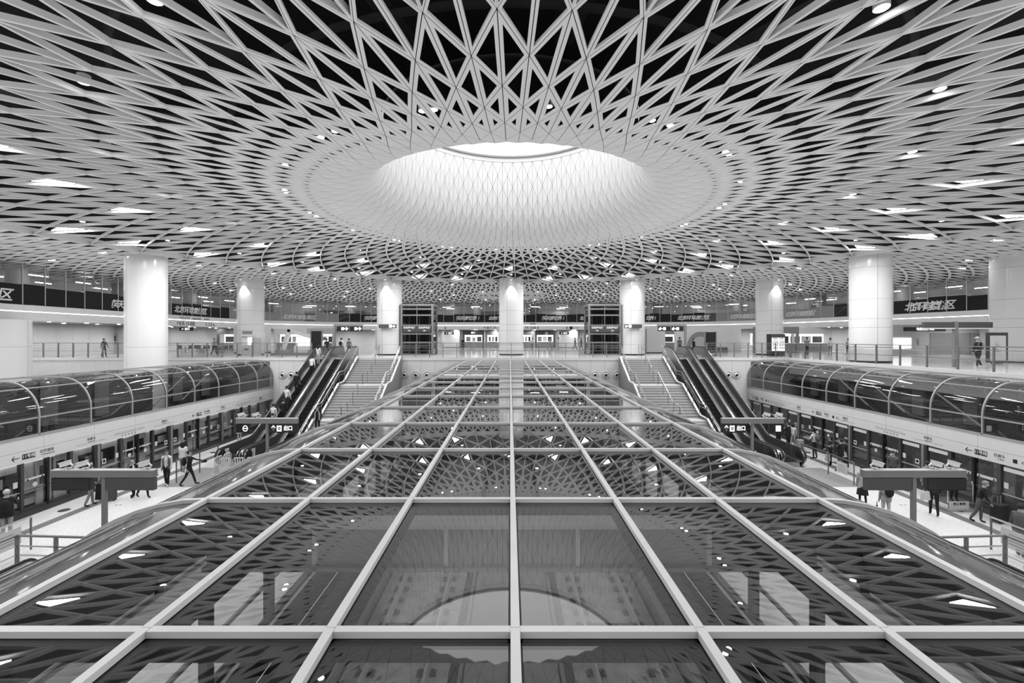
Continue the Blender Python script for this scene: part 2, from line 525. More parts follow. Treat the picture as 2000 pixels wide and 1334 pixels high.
for rr, cnt, off_ in ((29.8, 32, 0.03), (35.5, 34, 0.09), (41.5, 38, 0.02), (48.0, 44, 0.07)):
    for k in range(cnt):
        a = off_ + 2*pi*k/cnt
        x, y = rr*sin(a), HC - rr*cos(a)
        if not (22 < y < 71.5) or not (-37 < x < 41) or near_column(x, y): continue
        I, n, m = min(FINE_HOLES, key=lambda h: (h[2].x-x)**2 + (h[2].y-y)**2)
        if I is None: continue
        tri_lamp(I, n, 'small triangular light panel in the fine mesh of the flat ceiling', 'triangular lamps in the fine mesh', 0.30, 0.02)
def downlight(x, y, z, r, label, group):
    root = thing('downlight', label, 'lamp', (x, y, z), group=group)
    mb = MB(); mb.lathe([(r*1.18, z-0.01), (r*1.18, z+0.16), (r*0.9, z+0.16)], x, y, 14); mb.build('can', 'frame', root, smooth=True)
    mb = MB(); mb.lathe([(0.002, z-0.016), (r, z-0.016), (r, z-0.012)], x, y, 14, close=False); mb.build('lens', 'lamp_small', root)
for k in range(20):
    a = radians(10 + 18*k)
    x, y = -13.8*cos(a), HC + 13.8*sin(a)
    if y < 3.5: continue
    j = nearest_hole(x, y); c = LAMP_HOLES[j][3]
    downlight(c.x, c.y, ZC+0.12, 0.11, 'small round downlight in the lattice between oculus and wide lamp ring', 'downlights in the middle ring')
for k in range(18):
    a = radians(4 + 20*k)
    for da, rr in ((-0.016, 9.15), (0.02, 8.9)):
        x, y = -rr*cos(a+da), HC + rr*sin(a+da)
        c = LAMP_HOLES[nearest_hole(x, y)][3]
        downlight(c.x, c.y, ZC+0.03, 0.085, 'tiny round spotlight, one of the pairs ringing the oculus', 'spotlight pairs round the oculus')
for k in range(30):
    a = radians(5 + 12*k)
    x, y = -20.6*cos(a), HC + 20.6*sin(a)
    if y < 6: continue
    c = LAMP_HOLES[nearest_hole(x, y)][3]
    downlight(c.x, c.y, ZC+0.1, 0.10, 'small round downlight between the two rings of triangular lamps', 'downlights between the lamp rings')

# ------------------------------------------------------------------ platforms, trackways, deck, walls
FX = 6.2                              # inner platform edge
PX = 20.1                             # outer screen-door face
WY = 38.6                             # front of the far deck
for sx, nm in ((-1, 'floor_left_platform'), (1, 'floor_right_platform')):
    mb = MB(); mb.box(sx*FX, sx*19.45, -6, WY, -0.25, 0); fl = struct(mb.build(nm, 'floor'))
    mb = MB(); mb.box(sx*19.45, sx*20.35, -6, WY, -0.25, 0.012); mb.build('threshold', 'darkstone', fl)
    for yy in range(14):              # tactile strip, tile by tile near the camera
        mb = MB(); mb.box(sx*17.8, sx*18.2, 10.5+yy*2.0+0.01, 12.5+yy*2.0-0.01, 0, 0.012)
        for q in range(20):
            mb.box(sx*17.83, sx*18.17, 10.5+yy*2+0.03+q*0.1, 10.5+yy*2+0.075+q*0.1, 0.012, 0.02)
        mb.build('tactile_tile', 'tactile', fl)
    mb = MB(); mb.box(sx*13.0, sx*17.2, 22.0, 25.2, 0, 0.01); mb.build('escalator_landing_mat', 'grey', fl)
    mb = MB(); mb.box(sx*14.6, sx*15.0, 13.6, 17.0, 0, 0.012); mb.build('tactile_tile', 'tactile', fl)
    for k in range(9):                # round floor stickers by the doors
        yb = 14.2 + k*2.4
        mb = MB(); mb.lathe([(0.002, 0.013), (0.20, 0.013), (0.20, 0.001)], sx*(18.65+0.1*(k % 2)), yb, 18, close=False); mb.build('floor_sticker', 'post_dark', fl)
        if k % 2 == 0:
            t = text('floor_mark', '→ ←', 0.16, 'inkgrey', (sx*16.9, yb+0.6, 0.01), 0, fl); t.rotation_euler = (-pi/2, 0, 0)
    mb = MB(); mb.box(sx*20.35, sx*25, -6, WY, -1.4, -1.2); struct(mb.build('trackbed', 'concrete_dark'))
    mb = MB(); mb.box(sx*20.4, sx*24.6, WY-0.08, WY-0.03, -1.2, 5.2); struct(mb.build('wall_vault_end', 'tunnel'))
    mb = MB(); mb.box(sx*24.6, sx*25.0, -6, WY, -1.2, 5.0); struct(mb.build('wall_trackside', 'tunnel'))
# the open area left of the left vault and the hall's side walls
mb = MB(); mb.box(-60, -25, -6, WY, -0.25, 0); struct(mb.build('floor_side', 'concrete_dark'))
# centre trackway under the glass canopy
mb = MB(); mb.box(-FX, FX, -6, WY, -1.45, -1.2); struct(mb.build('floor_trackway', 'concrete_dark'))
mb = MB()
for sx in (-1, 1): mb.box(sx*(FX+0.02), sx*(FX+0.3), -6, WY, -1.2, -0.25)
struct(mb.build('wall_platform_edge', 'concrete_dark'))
for sx in (-1, 1):
    tr = thing('railway_track', 'twin-rail track on pale concrete bed under the canopy, %s of the centre line' % ('left' if sx < 0 else 'right'), 'track', (sx*2.85, 12, -1.2))
    mb = MB(); mb.box(sx*1.55, sx*4.15, 2, WY-0.3, -1.2, -1.08); mb.build('bed', 'concrete', tr)
    for rx in (2.09, 3.6):
        mb = MB(); mb.box(sx*rx-0.035, sx*rx+0.035, 2, WY-0.3, -0.92, -0.88); mb.box(sx*rx-0.01, sx*rx+0.01, 2, WY-0.3, -1.05, -0.92); mb.box(sx*rx-0.07, sx*rx+0.07, 2, WY-0.3, -1.07, -1.05)
        mb.build('rail', 'rail', tr)
    base = MB()
    for ox in (-0.15, 0.15):
        base.box(ox-0.065, ox+0.065, -0.09, 0.09, 0, 0.05); base.lathe([(0.055, 0.05), (0.055, 0.10), (0.03, 0.12)], ox, 0, 8)
    base.box(-0.24, 0.24, -0.12, 0.12, 0, 0.02)
    me = base.mesh('rail_fastening', 'dgrey')
    for rx in (2.09, 3.6):
        for k in range(24):
            link('rail_fastening', me, tr, (sx*rx, 7.5+k*0.62, -1.08))
    for yy in (13.0, 16.3):
        mb = MB(); mb.bar((sx*2.05, yy, -0.98), (sx*3.62, yy, -0.98), 0.05, 0.05); mb.build('tie_bar', 'dgrey', tr)
    mb = MB(); mb.box(sx*4.25, sx*4.75, 2, WY-0.3, -1.2, -0.72); struct(mb.build('cable_trough', 'girder'))
    mb = MB(); mb.box(sx*5.0, sx*5.35, 2, WY-0.3, -1.2, -0.35); struct(mb.build('cable_trough', 'concrete_dark'))
mb = MB(); mb.box(-1.15, 1.15, 2, WY-0.3, -1.2, -0.95); mb.box(-1.3, -1.2, 2, WY-0.3, -1.2, -1.0); mb.box(1.2, 1.3, 2, WY-0.3, -1.2, -1.0)
struct(mb.build('trackway_divider', 'girder'))
g = thing('cross_girder', 'deep grey girder spanning the tracks beneath the canopy glass', 'girder', (0, 8.5, 3))
mb = MB(); mb.box(-5.6, 5.6, 8.35, 8.75, 3.05, 3.75); mb.build('web', 'girder', g)
mb = MB(); mb.box(-5.6, 5.6, 8.2, 8.9, 2.98, 3.05); mb.build('flange', 'girder', g)
mb = MB(); mb.box(-5.6, 5.6, 8.2, 8.9, 3.75, 3.82); mb.build('flange', 'lgrey', g)
for x in (-3.6, -1.2, 1.2, 3.6):
    mb = MB(); mb.box(x-0.04, x+0.04, 8.28, 8.35, 3.05, 3.75); mb.build('stiffener', 'lgrey', g)

# far deck slab and side wing
mb = MB(); mb.box(-60, 60, WY+0.065, 92, DECK-0.35, DECK); struct(mb.build('floor_concourse', 'deckfloor'))
mb = MB(); mb.box(23.6, 60, 2, WY, DECK-0.35, DECK); struct(mb.build('floor_concourse_wing', 'deckfloor'))
mb = MB(); mb.box(-60, 60, -32, 0.45, DECK-0.35, DECK); struct(mb.build('floor_near_deck', 'deckfloor'))
# front wall below the far deck, panel by panel
wf = struct(link('wall_front', None, None, (0, WY, 0)))
mb = MB(); mb.box(-60, 23.6, WY+0.06, WY+0.2, -1.2, DECK-0.36); mb.build('backing', 'dgrey', wf)
x = -46.0
while x < 23.5:
    if True:
        mb = MB(); mb.box(x+0.006, min(x+1.2, 23.6)-0.006, WY, WY+0.06, -1.2 if abs(x) < 7 or abs(x) > 20 else 0.0, DECK-0.22); mb.build('panel', 'wall', wf)
    x += 1.2
x = -46.0
while x < 23.5:
    mb = MB(); mb.box(x+0.004, min(x+2.4, 23.6)-0.004, WY-0.05, WY+0.06, DECK-0.21, DECK+0.03); mb.build('edge_cap', 'wall', wf)
    x += 2.4
ws = struct(link('wall_wing_edge', None, None, (23.6, 20, DECK)))
yy = 6.0
while yy < WY-0.1:
    mb = MB(); mb.box(23.54, 23.66, yy+0.004, min(yy+2.4, WY)-0.004, DECK-0.5, DECK+0.03); mb.build('edge_cap', 'wall', ws); yy += 2.4
mb = MB(); mb.box(23.6, 23.9, 2, WY, 4.2, DECK-0.34); mb.build('backing', 'wall', ws)

# round air nozzles in the front wall
def nozzle(x, z, label):
    root = thing('air_nozzle', label, 'air nozzle', (x, WY, z))
    mb = MB(); n = 24
    prof = [(0.35, 0.0), (0.35, -0.05), (0.30, -0.09), (0.20, -0.05)]
    vs = [(x+r*cos(2*pi*k/n), WY+y, z+r*sin(2*pi*k/n)) for r, y in prof for k in range(n)]
    mb.add(vs, [(i*n+k, i*n+(k+1)%n, (i+1)*n+(k+1)%n, (i+1)*n+k) for i in range(len(prof)-1) for k in range(n)])
    mb.build('ring', 'frame', root, smooth=True)
    mb = MB(); prof = [(0.20, -0.05), (0.19, -0.10), (0.13, -0.17), (0.11, -0.12)]
    vs = [(x+r*cos(2*pi*k/n), WY+y, z-0.03*(-y/0.17)+r*sin(2*pi*k/n)) for r, y in prof for k in range(n)]
    mb.add(vs, [(i*n+k, i*n+(k+1)%n, (i+1)*n+(k+1)%n, (i+1)*n+k) for i in range(len(prof)-1) for k in range(n)])
    mb.build('cone', 'white', root, smooth=True)
    mb = MB(); vs = [(x+0.115*cos(2*pi*k/n), WY-0.125, z-0.025+0.115*sin(2*pi*k/n)) for k in range(n)]
    mb.add(vs, [tuple(range(n))]); mb.build('throat', 'black', root)
ords = ['first', 'second', 'third', 'fourth']
for i, x in enumerate((-8.97, -8.02, -7.08, -6.17)): nozzle(x, 4.07, 'round white air nozzle left of the canopy, %s from the stairs' % ords[i])
for i, x in enumerate((9.0, 8.08, 7.16, 6.25)): nozzle(x, 4.07, 'round white air nozzle right of the canopy, %s from the stairs' % ords[i])
for i, x in enumerate((-18.55, -19.3)): nozzle(x, 4.07, 'round white air nozzle by the left glass vault, %s from the escalator' % ords[i])
for i, x in enumerate((18.45, 19.15)): nozzle(x, 4.07, 'round white air nozzle by the right glass vault, %s from the escalator' % ords[i])

# ------------------------------------------------------------------ mezzanine band, glass and what lies behind
MZ0, MZ1 = EYE+1.32, EYE+2.5
CTRL = [(-37.2, 8), (-37.0, 20), (-36.8, 34), (-36.6, 48), (-36.6, 57), (-35.2, 64), (-31, 69.4), (-25, 72.3), (-18, 73.2), (-8, 73.1), (0, 73), (8, 73.1),
        (18, 73.2), (25, 72.3), (31.5, 69), (35.8, 63.5), (38.2, 57), (40.6, 49), (42.4, 40), (43.8, 30), (44.5, 18), (44.8, 8)]
def catmull(P, n=16):
    P = [Vector(p) for p in P]; out = []
    for i in range(len(P)-1):
        p0, p1, p2, p3 = P[max(i-1,0)], P[i], P[i+1], P[min(i+2, len(P)-1)]
        for k in range(n):
            t = k/n
            out.append(0.5*((2*p1)+(p2-p0)*t+(2*p0-5*p1+4*p2-p3)*t*t+(3*p1-p0-3*p2+p3)*t**3))
    out.append(P[-1]); return out
def resample(P, step):
    out = [P[0].copy()]; acc = 0
    for a, b in zip(P, P[1:]):
        d = (b-a).length
        while acc + d >= step:
            t = (step-acc)/d; a = a + (b-a)*t; out.append(a.copy()); d = (b-a).length; acc = 0
        acc += d
    return out
PATH = resample(catmull(CTRL), 1.65)
NP = len(PATH)
def pnorm(i):
    d = (PATH[min(i+1, NP-1)] - PATH[max(i-1, 0)]).normalized()
    return Vector((-d.y, d.x))          # outward (path runs clockwise seen from above: left, far, right)
def off(i, d): 
    p = PATH[i] + pnorm(i)*d
    return p
def strip(name, mt, d0, z0, d1, z1, step=1, parent=None, i0=0, i1=None, flip=False):
    mb = MB(); i1 = NP-1 if i1 is None else i1
    idx = list(range(i0, i1+1, step))
    vs = []
    for i in idx:
        a = off(i, d0); b = off(i, d1); vs += [(a.x, a.y, z0), (b.x, b.y, z1)]
    fs = [(2*k, 2*k+2, 2*k+3, 2*k+1) for k in range(len(idx)-1)]
    mb.add(vs, fs); return mb.build(name, mt, parent, fix=False)
def seg_box(mb, i, d0, d1, z0, z1, g=0.004, mi=0):
    a0, b0, a1, b1 = off(i, d0), off(i+1, d0), off(i, d1), off(i+1, d1)
    s = (b0-a0).normalized()*g
    a0 += s; a1 += s; b0 -= s; b1 -= s
    mb.add([(a0.x,a0.y,z0),(b0.x,b0.y,z0),(b1.x,b1.y,z0),(a1.x,a1.y,z0),(a0.x,a0.y,z1),(b0.x,b0.y,z1),(b1.x,b1.y,z1),(a1.x,a1.y,z1)],
           [(0,1,2,3),(4,5,6,7),(0,1,5,4),(1,2,6,5),(2,3,7,6),(3,0,4,7)], mi)
band = struct(link('trim_1', None, None, (0, 73, MZ0)))
for i in range(0, NP-1):
    mb = MB(); seg_box(mb, i, 0, 0.25, MZ0+0.72, MZ1); mb.build('band_panel', 'white', band)
    mb = MB(); seg_box(mb, i, 0, 0.25, MZ0, MZ0+0.66); mb.build('band_panel', 'white', band)
strip('led_channel', 'led', 0.03, MZ0+0.66, 0.03, MZ0+0.72, parent=band)
slab = struct(strip('floor_mezzanine', 'lgrey', 0.25, MZ1-0.02, 11, MZ1-0.02))
strip('soffit', 'white', 0.2, MZ0+0.002, 11, MZ0+0.002, parent=slab)
wb = struct(strip('wall_back_upper', 'lgrey', 9, MZ1, 9, ZC+0.5))
win = struct(link('window_1', None, None, (0, 73, MZ1)))
for i in range(0, NP-1):
    mb = MB(); seg_box(mb, i, 0.10, 0.13, MZ1+0.03, ZC-0.02, 0.02); mb.build('pane', 'glass_mezz', win)
    p = off(i, 0.12); mb = MB(); n_ = pnorm(i); s_ = Vector((n_.y, -n_.x))
    c = [p - s_*0.03 - n_*0.06, p + s_*0.03 - n_*0.06, p + s_*0.03 + n_*0.06, p - s_*0.03 + n_*0.06]
    mb.prism([(q.x, q.y) for q in c], 'z', MZ1, ZC); mb.build('mullion', 'lgrey', win)
strip('sill', 'lgrey', 0.0, MZ1+0.03, 0.25, MZ1+0.03, parent=win)
# mezzanine interior: columns and strip lamps seen through the glass
for i in range(6, NP-4, 6):
    p = off(i, 4.2)
    mb = MB(); mb.lathe([(0.75, MZ1), (0.75, ZC+0.3)], p.x, p.y, 20); struct(mb.build('mezzanine_pillar', 'lgrey' if i % 12 else 'dgrey', smooth=True))
for i in range(3, NP-4, 3):
    for d in (2.4, 6.2):
        p = off(i, d + (i % 2)); a = pnorm(i); s_ = Vector((a.y, -a.x))
        root = thing('strip_lamp', 'slim ceiling strip lamp behind the upper balcony glass', 'lamp', (p.x, p.y, ZC-0.5), group='strip lamps behind the balcony glass')
        mb = MB(); q0, q1 = p - s_*0.7, p + s_*0.7
        mb.bar((q0.x, q0.y, ZC-0.5), (q1.x, q1.y, ZC-0.5), 0.10, 0.05); mb.build('tube', 'tubelamp', root)
        mb = MB(); mb.bar((q0.x, q0.y, ZC-0.44), (q1.x, q1.y, ZC-0.44), 0.12, 0.06); mb.build('housing', 'frame', root)
# light boxes and partitions deeper in
for i in range(5, NP-6, 7):
    mb = MB()
    for q in range(3): seg_box(mb, i+q, 8.2, 8.6, MZ1, ZC-0.9, 0.0)
    struct(mb.build('mezzanine_partition', 'white' if i % 2 else 'dgrey'))
# lower back wall under the band
wl = struct(link('wall_back', None, None, (0, 79, DECK)))
for i in range(0, NP-1):
    mb = MB(); seg_box(mb, i, 6.0, 6.1, DECK, MZ0, 0.006); mb.build('panel', 'wall', wl)
for i in range(2, NP-3, 2):
    for d in (1.5, 3.6):
        p = off(i, d)
        root = thing('downlight', 'round downlight in the soffit below the mezzanine', 'lamp', (p.x, p.y, MZ0), group='downlights under the mezzanine')
        mb = MB(); mb.lathe([(0.002, MZ0-0.012), (0.13, MZ0-0.012), (0.13, MZ0)], p.x, p.y, 12, close=False); mb.build('lens', 'soffit_lamp', root)
        mb = MB(); mb.lathe([(0.13, MZ0-0.02), (0.17, MZ0-0.02), (0.17, MZ0)], p.x, p.y, 12, close=False); mb.build('trim_ring', 'frame', root)
# outer closing walls of the hall
mb = MB(); mb.box(-60, 60, 91.8, 92, 0, EYE+9.5); struct(mb.build('wall_far', 'dgrey'))
mb = MB(); mb.box(-60.2, -60, -32, 92, -1, EYE+9.5); struct(mb.build('wall_left', 'dgrey'))
mb = MB(); mb.box(60, 60.2, -32, 92, -1, EYE+9.5); struct(mb.build('wall_right', 'dgrey'))
mb = MB(); mb.box(-60, 60, -32.2, -32, 0, EYE+9.5); struct(mb.build('wall_near', 'dgrey'))

# ================================================================== THE THINGS
# ------------------------------------------------------------------ glass canopy over the centre tracks
CZ = EYE - 1.97
CW = 1.225
CH = 3 * CW                           # flat half-width
CR = 2.5                              # radius of the curved flanks
CY = [3.01 + 2.455*k for k in range(-1, 15)] + [WY-0.12]
canopy = thing('glass_canopy', 'long glass canopy with white glazing bars and curved flanks over the tracks', 'canopy', (0, 20, 0))
def flank(ph, sx, e=0.0):
    """point on the curved flank, ph 0 at the flat edge to pi/2 at the spring line"""
    return sx*(CH + (CR+e)*sin(ph)), CZ - CR + (CR+e)*cos(ph)
def flat_bar(mb, x0, x1, y0, y1):
    mb.box(x0, x1, y0, y1, CZ+0.004, CZ+0.045, 0)
pane_me = {}
for j in range(len(CY)-1):
    y0, y1 = CY[j]+0.045, CY[j+1]-0.045
    for i in range(6):
        key = ('flat', round(y1-y0, 3))
        if key not in pane_me:
            mb = MB(); mb.box(0.045, CW-0.045, 0, y1-y0, -0.012, 0.0); pane_me[key] = mb.mesh('pane', 'glass_roof')
        link('pane', pane_me[key], canopy, (-CH + i*CW, y0, CZ))
    for sx in (-1, 1):
        for a0, a1 in ((0.02, radians(38)), (radians(39), radians(88))):
            key = ('curve', sx, round(y1-y0, 3), round(a0, 2))
            if key not in pane_me:
                mb = MB(); n = 7; vs = []
                for q in range(n+1):
                    a = a0 + (a1-a0)*q/n
                    for e in (0.0, -0.012):
                        x, z = flank(a, sx, e)
                        vs += [(x, 0, z), (x, y1-y0, z)]
                fs = []
                for q in range(n):
                    b = 4*q
                    fs += [(b, b+1, b+5, b+4), (b+2, b+6, b+7, b+3), (b, b+4, b+6, b+2), (b+1, b+3, b+7, b+5)]
                fs += [(0, 2, 3, 1), (4*n, 4*n+1, 4*n+3, 4*n+2)]
                mb.add(vs, fs); pane_me[key] = mb.mesh('pane', 'glass_flank', smooth=True)
            link('pane', pane_me[key], canopy, (0, y0, 0))
for i in range(7):                    # longitudinal glazing bars, one length per bay
    x = -CH + i*CW
    for j in range(len(CY)-1):
        mb = MB(); mb.box(x-0.031, x+0.031, CY[j]+0.012, CY[j+1]+0.008, CZ+0.003, CZ+0.05)
        mb.build('glazing_bar', 'frame', canopy)
    mb = MB(); mb.box(x-0.05, x+0.05, CY[0], CY[-1], CZ-0.16, CZ-0.013); mb.build('gasket_rail', 'frame_dark', canopy)
for j, y in enumerate(CY):            # cross bars
    for i in range(6):
        x0, x1 = -CH + i*CW + 0.031, -CH + (i+1)*CW - 0.031
        mb = MB(); mb.box(x0, x1, y-0.032, y+0.032, CZ+0.002, CZ+0.047); mb.build('cross_bar', 'frame', canopy)
    mb = MB(); mb.box(-CH, CH, y-0.055, y+0.055, CZ-0.14, CZ-0.013); mb.build('gasket_rail', 'frame_dark', canopy)
    for sx in (-1, 1):
        mb = MB(); n = 14; vs = []
        for q in range(n+1):
            a = radians(90)*q/n
            for e, dy in ((0.045, -0.03), (0.045, 0.03), (0.002, 0.03), (0.002, -0.03)):
                x, z = flank(a, sx, e); vs.append((x, y+dy, z))
        fs = [(4*q+k, 4*q+(k+1)%4, 4*q+4+(k+1)%4, 4*q+4+k) for q in range(n) for k in range(4)]
        mb.add(vs, fs); mb.build('curved_rib', 'frame', canopy, smooth=True)
        mb = MB(); vs = []
        for q in range(n+1):
            a = radians(90)*q/n
            for e, dy in ((-0.001, -0.07), (-0.001, 0.07), (-0.06, 0.07), (-0.06, -0.07)):
                x, z = flank(a, sx, e); vs.append((x, y+dy, z))
        mb.add(vs, fs); mb.build('rib_core', 'frame_dark', canopy, smooth=True)
for sx in (-1, 1):
    for a in (radians(38.5), radians(89)):
        x, z = flank(a, sx, 0.025)
        mb = MB(); mb.bar((x, CY[0], z), (x, CY[-1], z), 0.06, 0.05, up=(sx*sin(a), 0, cos(a))); mb.build('purlin', 'frame', canopy)
# sill wall and screen doors of the centre tracks
SZ = CZ - CR
for sx in (-1, 1):
    X = sx*(CH+CR)
    scr = thing('platform_screen', 'screen wall with glazed doors along the canopy foot, %s side' % ('left' if sx < 0 else 'right'), 'screen wall', (X, 20, 0))
    y = 2.0; k = 0
    while y < WY-0.3:
        y2 = min(y+2.4, WY-0.15)
        mb = MB(); mb.box(X-0.10, X+0.10, y+0.01, y2-0.01, 2.15, SZ); mb.build('fascia_panel', 'white', scr)
        mb = MB(); mb.box(X-0.02, X+0.02, y+0.12, y2-0.12, 0.12, 2.05); mb.build('pane', 'glass_psd', scr)
        mb = MB(); mb.box(X-0.09, X+0.09, y-0.11, y+0.11, 0.0, 2.15); mb.build('post', 'post_dark', scr)
        mb = MB(); mb.box(X-0.035, X+0.035, y+0.11, y2-0.11, 0.95, 1.03); mb.build('push_bar', 'post', scr)
        y = y2; k += 1
    mb = MB(); mb.box(X-0.11, X+0.11, 2.0, WY-0.15, 2.03, 2.15); mb.build('header', 'post_dark', scr)
    mb = MB(); mb.box(X-0.09, X+0.09, 2.0, WY-0.15, 0.0, 0.12); mb.build('kick_plate', 'post_dark', scr)

# ------------------------------------------------------------------ glass vaults above the outer tracks
TY = [WY-0.1 - 2.39*k for k in range(12)]
def vault_profile(sx):
    pts = [(PX, 3.09), (PX, 3.82), (PX, 4.0)]
    c = (21.5, 3.9); R0 = 1.4
    for q in range(1, 13):
        a = radians(4) + radians(86)*q/12
        pts.append((c[0]-R0*cos(a), c[1]+R0*sin(a)))
    pts += [(22.4, 5.31), (23.3, 5.30)]
    return [(sx*x, z) for x, z in pts]
def poly_strip(mb, prof, y0, y1, th):
    n = len(prof); vs = []
    for q, (x, z) in enumerate(prof):
        a = Vector(prof[max(q-1, 0)]); b = Vector(prof[min(q+1, n-1)]); d = (b-a).normalized(); nn = Vector((-d.y, d.x))*th
        vs += [(x+nn.x, y0, z+nn.y), (x+nn.x, y1, z+nn.y), (x-nn.x, y0, z-nn.y), (x-nn.x, y1, z-nn.y)]
    fs = []
    for q in range(n-1):
        b = 4*q; fs += [(b, b+1, b+5, b+4), (b+2, b+6, b+7, b+3), (b, b+4, b+6, b+2), (b+1, b+3, b+7, b+5)]
    fs += [(0, 2, 3, 1), (4*n-4, 4*n-3, 4*n-1, 4*n-2)]
    mb.add(vs, fs)
for sx in (-1, 1):
    side = 'left' if sx < 0 else 'right'
    vault = thing('glass_vault', 'dark glass barrel vault with slim grey ribs above the %s platform doors' % side, 'glass vault', (sx*PX, 25, 3.09))
    prof = vault_profile(sx)
    lower, mid_, top = prof[0:2], prof[1:10], prof[9:]
    for k in range(len(TY)-1):
        y0, y1 = TY[k+1]+0.03, TY[k]-0.03
        for seg in (lower, mid_, top):
            mb = MB(); poly_strip(mb, seg, y0, y1, 0.008); mb.build('pane', 'glass_tube', vault, smooth=True)
    for k, y in enumerate(TY):
        mb = MB(); poly_strip(mb, prof, y-0.028, y+0.028, 0.045); mb.build('rib', 'ribgrey', vault, smooth=True)
    for (x, z), w in ((prof[0], 0.09), (prof[1], 0.055), (prof[9], 0.055), (prof[-1], 0.09)):
        mb = MB(); mb.bar((x, TY[-1], z), (x, TY[0], z), w, w); mb.build('purlin', 'ribgrey', vault)
    # inside the vault: pale service panels and braces
    for k in range(7):
        y = 17.5 + 3.1*k
        if k in (1, 4): continue
        mb = MB(); mb.box(sx*24.3, sx*24.5, y, y+0.75, 2.6, 5.0); struct(mb.build('service_panel', 'grey'))
    for y in ((27.0, 29.4) if sx < 0 else (20.5, 24.5, 27.0)):
        mb = MB(); mb.bar((sx*21.2, y, 3.2), (sx*21.2, y+2.6, 4.7), 0.06, 0.06); struct(mb.build('brace', 'lgrey'))
    # fascia and screen doors below the vault
    scr = thing('platform_screen', 'glazed platform screen doors under the white fascia, %s platform' % side, 'screen wall', (sx*PX, 25, 0))
    y = 12.4; k = 0
    while y < WY - 0.2:
        y2 = min(y+2.39, WY-0.05)
        for z0, z1 in ((2.03, 2.52), (2.53, 3.04)):
            mb = MB(); mb.box(sx*(PX-0.02), sx*(PX+0.3), y+0.005, y2-0.005, z0, z1); mb.build('fascia_panel', 'white', scr)
        y = y2; k += 1
    UN = 4.78
    y = 12.6
    while y < WY - 1:
        def post(a, b, mt='post_dark', d=0.10):
            mb = MB(); mb.box(sx*(PX-d+0.08), sx*(PX+0.16), a, b, 0.0, 2.03); mb.build('post', mt, scr)
        post(y-0.16, y+0.16, 'post_dark'); 
        mb = MB(); mb.box(sx*(PX-0.06), sx*(PX-0.02), y-0.05, y+0.05, 0, 2.03); mb.build('post_cover', 'grey', scr)
        post(y+1.28, y+1.40); post(y+2.34, y+2.44, 'black'); post(y+3.38, y+3.50)
        for a, b, kind in ((0.18, 1.27, 'fixed'), (1.41, 2.33, 'door'), (2.45, 3.37, 'door'), (3.51, 4.60, 'fixed')):
            if y+b > WY-0.1: continue
            mb = MB(); mb.box(sx*(PX+0.03), sx*(PX+0.05), y+a, y+b, 0.12, 1.97); pn = mb.build('pane' if kind == 'fixed' else 'door_leaf', 'glass_psd', scr)
            mb = MB(); mb.box(sx*(PX+0.02), sx*(PX+0.07), y+a, y+b, 0.82, 0.85); mb.build('push_bar', 'lgrey' if kind == 'fixed' else 'post_dark', scr)
            mb = MB(); mb.box(sx*(PX+0.0), sx*(PX+0.08), y+a, y+b, 0.02, 0.12); mb.build('kick_plate', 'post_dark', scr)
            face = sx*(PX+0.022)
            def sticker(yc, zc, w, h, mt='paper'):
                mb = MB(); mb.box(face, face+sx*0.004, yc-w/2, yc+w/2, zc-h/2, zc+h/2); mb.build('sticker', mt, scr)
            c = y + (a+b)/2
            if kind == 'door':
                sticker(c, 1.30, 0.78, 0.12 if sx > 0 else 0.08)
                for q in (-0.3, 0.3):
                    mb = MB(); mb.prism([(c+q-0.05, 1.25), (c+q+0.05, 1.25), (c+q, 1.35)], 'x', face-sx*0.002, face-sx*0.004); mb.build('warning_mark', 'ink', scr)
                mb = MB(); nn = 16
                mb.prism([(c+0.10*cos(2*pi*q/nn), 1.02+0.10*sin(2*pi*q/nn)) for q in range(nn)], 'x', face, face+sx*0.003); mb.build('door_mark', 'paper', scr)
            else:
                sticker(c+(0.38 if a < 1 else -0.38), 1.2, 0.17, 0.24)
                sticker(c-(0.36 if a < 1 else -0.36), 1.1, 0.22, 0.24); sticker(c-(0.36 if a < 1 else -0.36), 1.1, 0.12, 0.12, 'ink')
                if sx > 0: sticker(c, 1.86, 0.95, 0.16)
        y += UN
    mb = MB(); mb.box(sx*(PX+0.3), sx*(PX+0.36), 12.5, WY-0.1, 2.0, 3.05); mb.build('machine_case', 'dgrey', scr)
    # lettering on the fascia
    rz = -sx*pi/2
    fx = sx*(PX-0.024)
    def ftext(body, size, y, z, mt='ink', bold=0.0): text('lettering', body, size, mt, (fx, y, z), rz, scr, bold=bold)
    def arrow(y, z, d):
        mb = MB(); mb.bar((fx, y-0.14, z), (fx, y+0.14, z), 0.006, 0.028); yh = y-0.14*d
        mb.bar((fx, yh, z), (fx, yh+0.10*d, z+0.10), 0.006, 0.028); mb.bar((fx, yh, z), (fx, yh+0.10*d, z-0.10), 0.006, 0.028); mb.build('arrow', 'ink', scr)
    if sx < 0: plan = [(19.2, 'A'), (21.8, 'N'), (24.0, 'M'), (26.4, 'N'), (29.6, 'A'), (31.8, 'N'), (34.2, 'M'), (36.6, 'N')]
    else: plan = [(16.9, 'N'), (19.2, 'A'), (21.9, 'N'), (24.1, 'M'), (27.3, 'N'), (29.4, 'A'), (31.7, 'N'), (34.2, 'M'), (36.8, 'A')]
